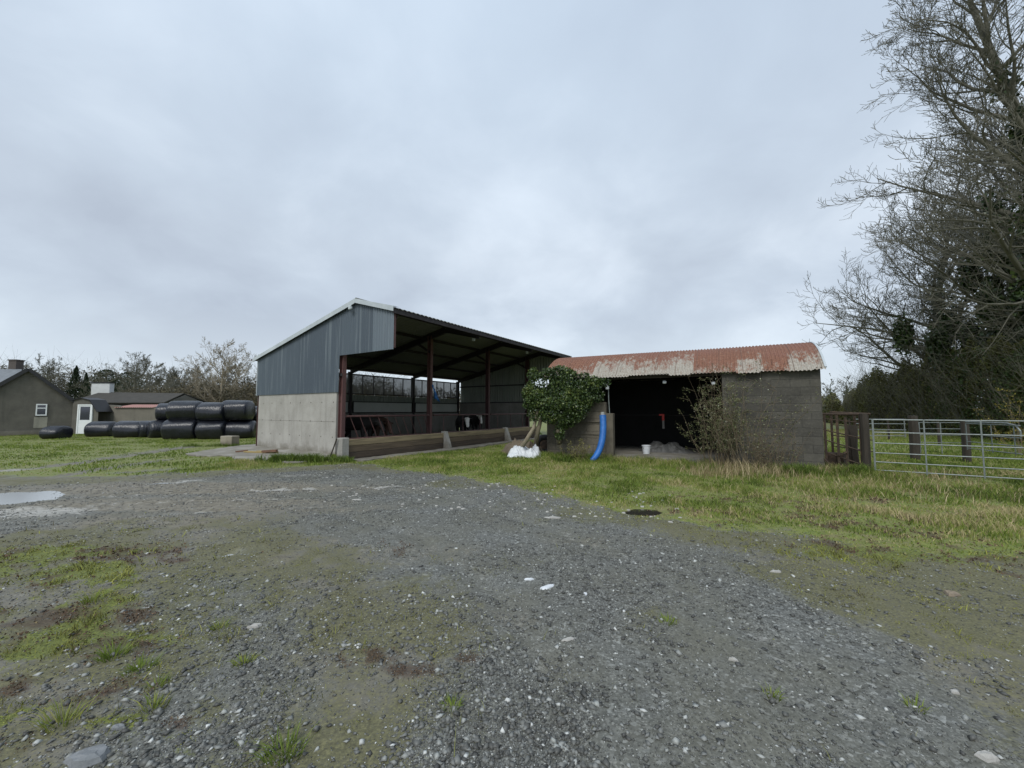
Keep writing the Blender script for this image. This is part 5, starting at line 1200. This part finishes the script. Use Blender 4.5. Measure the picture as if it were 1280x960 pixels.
# left background
thicket('far_hedge', [(-46, 46, 3.4, 2), (-36, 43, 4.4, 2), (-28, 41.5, 5.4, 2), (-20, 40, 5.2, 2), (-11, 38, 5.0, 2)], 90000, M_HEDGEB, .16, dens_seed=150, vmu=.5, twigs=600, tw_mat=M_BARK)
thicket('far_wood', [(-125, 68, 9.4, 4), (-92, 70, 9.6, 4), (-62, 72, 8.6, 4), (-30, 70, 7, 4), (-5, 72, 5, 4)], 110000, M_HEDGEB, .3, dens_seed=160, vmu=.4, twigs=700)
BT = [(8, 62, 8.0, 4.0), (58, 58, 8.0, 4.5), (75, 60, 7.2, 3.5), (122, 56, 6.4, 3.2), (168, 50, 7.6, 4.2), (182, 54, 7.5, 3.8), (205, 52, 6.4, 3.2), (226, 47, 6.0, 3.0), (246, 46, 6.0, 3.0), (300, 44, 6.2, 3.0)]
LT = ['bare tree behind the cottage chimney at the left edge', 'round bare tree just right of the cottage gable peak', 'bare tree between the gable peak and the pointed conifer',
      'bare tree behind the white chimney', 'forked bare tree right of the white chimney, taller', 'bare tree close behind the forked one', 'thin bare tree above the pink tin roof',
      'thin bare tree over the left end of the bale stack', 'thin bare tree left of the pale-twigged tree', 'bare tree against the corner of the cattle shed']
for i, (px, Y, H, S) in enumerate(BT):
    tree('bare_tree', LT[i], 'tree', Yp(px, Y), H*1.04, S, .16, 200+i, 4, (12, 8, 6, 4), mat=M_BARK if i % 2 else M_BARKD, group='bare trees behind the cottage and bales', start=.18, minr=.013)
tree('pale_twigged_tree', 'pale-twigged bare willow rising above the black bales', 'tree', Yp(274, 40), 6.9, 4.4, .18, 301, 4, (16, 9, 7, 4), mat=M_BARKP, start=.08, minr=.010, limbup=.6)
M_CON = vary('conifer_needles', [(0, (.012, .022, .012)), (.6, (.025, .042, .02)), (1, (.05, .07, .03))], .8, .2)
def conifer(px, Y, H, w, label, seed, flat=False):
    p = Yp(px, Y); t = thing('conifer', label, 'tree', (p.x, p.y, 0), 0, 'conifers on the skyline'); m = MB(); m.tube([(0, 0, -.1), (0, 0, H)], [.16, .03], 7); m.build('trunk', M_BARKD, t)
    n = 5200; z = RNG.random(n)**.85; tier = .65+.35*np.abs(np.sin(z*22+RNG.normal(0, .3, n)))
    r = (w*(1-z)**.8 if not flat else w*np.sqrt(np.clip(1-(2*z-1)**2, .05, 1))*(.55+.7*fbm(z*8, z*0+seed, seed)))*tier*np.sqrt(RNG.random(n)); a = RNG.uniform(0, 2*PI, n)
    zz = (.1+.9*z)*H if not flat else H*(.35+.65*z)
    leaves('foliage', np.stack([r*np.cos(a), r*np.sin(a), zz-r*.25], 1), RNG.uniform(.1, .28, n), RNG.random(n), M_CON, t, .3, .5)
conifer(93, 60, 8.3, 2.0, 'pointed dark conifer behind the cottage roof', 1)
conifer(106, 64, 7.6, 1.4, 'slimmer conifer just right of the pointed dark one', 2)
conifer(132, 62, 8.0, 3.4, 'broad dark pine left of the two behind the white chimney', 3, True)
conifer(158, 60, 7.4, 3.0, 'broad dark pine right of the two behind the white chimney', 4, True)

# ------------------------------------------------------------------ sky and light
SUN_EL, SUN_AZ = R(48), R(200)      # azimuth from +Y clockwise: behind the camera, slightly left
w = bpy.data.worlds.new('World'); scn.world = w; w.use_nodes = True; nt = w.node_tree; bg = nt.nodes['Background']
sky = N(nt, 'ShaderNodeTexSky'); sky.sky_type = 'NISHITA'; sky.sun_disc = False; sky.sun_elevation = SUN_EL; sky.sun_rotation = SUN_AZ; sky.air_density = 1.0; sky.dust_density = 2.0
tc = N(nt, 'ShaderNodeTexCoord'); sp = N(nt, 'ShaderNodeSeparateXYZ'); nt.links.new(tc.outputs['Generated'], sp.inputs[0])
zz = math_(nt, 'ADD', math_(nt, 'MAXIMUM', sp.outputs[2], 0.0), .42)
cv = N(nt, 'ShaderNodeCombineXYZ'); nt.links.new(math_(nt, 'DIVIDE', sp.outputs[0], zz), cv.inputs[0]); nt.links.new(math_(nt, 'DIVIDE', sp.outputs[1], zz), cv.inputs[1])
mp = N(nt, 'ShaderNodeMapping'); mp.inputs['Location'].default_value = (3.1, 1.7, 0); nt.links.new(cv.outputs[0], mp.inputs[0])
c1 = noise(nt, mp.outputs[0], 1.15, 3, .45, .1); c2 = noise(nt, mp.outputs[0], 3.4, 6, .55, .25)
cf = math_(nt, 'ADD', math_(nt, 'MULTIPLY', c1, .68), math_(nt, 'MULTIPLY', c2, .32))
cloud = ramp(nt, cf, [(.36, (3.5, 3.98, 4.7)), (.49, (4.25, 4.85, 5.6)), (.63, (5.6, 6.25, 7.0))])
hzn = ramp(nt, sp.outputs[2], [(.0, 1.0), (.06, .85), (.22, 0.0)])
cloud = mix(nt, math_(nt, 'MULTIPLY', hzn, .55), cloud, (5.9, 6.6, 7.1))
top_ = ramp(nt, sp.outputs[2], [(.35, 0.0), (.8, 1.0)]); cloud = mix(nt, math_(nt, 'MULTIPLY', top_, .5), cloud, (4.7, 5.8, 7.1))
col = mix(nt, .94, sky.outputs[0], cloud)
nt.links.new(col, bg.inputs[0]); bg.inputs[1].default_value = .1
sd = bpy.data.lights.new('sun', 'SUN'); so = bpy.data.objects.new('sun', sd); COL.objects.link(so); sd.energy = 1.5; sd.angle = R(25); sd.color = (1, .98, .93)
dv = Vector((math.sin(SUN_AZ)*math.cos(SUN_EL), math.cos(SUN_AZ)*math.cos(SUN_EL), math.sin(SUN_EL))); so.rotation_euler = (-dv).to_track_quat('-Z', 'Y').to_euler()
scn.view_settings.view_transform = 'Standard'; scn.view_settings.look = 'None'; scn.view_settings.exposure = 0.52; scn.view_settings.gamma = 1
scn.cycles.max_bounces = 6; scn.cycles.diffuse_bounces = 3; scn.cycles.transparent_max_bounces = 12
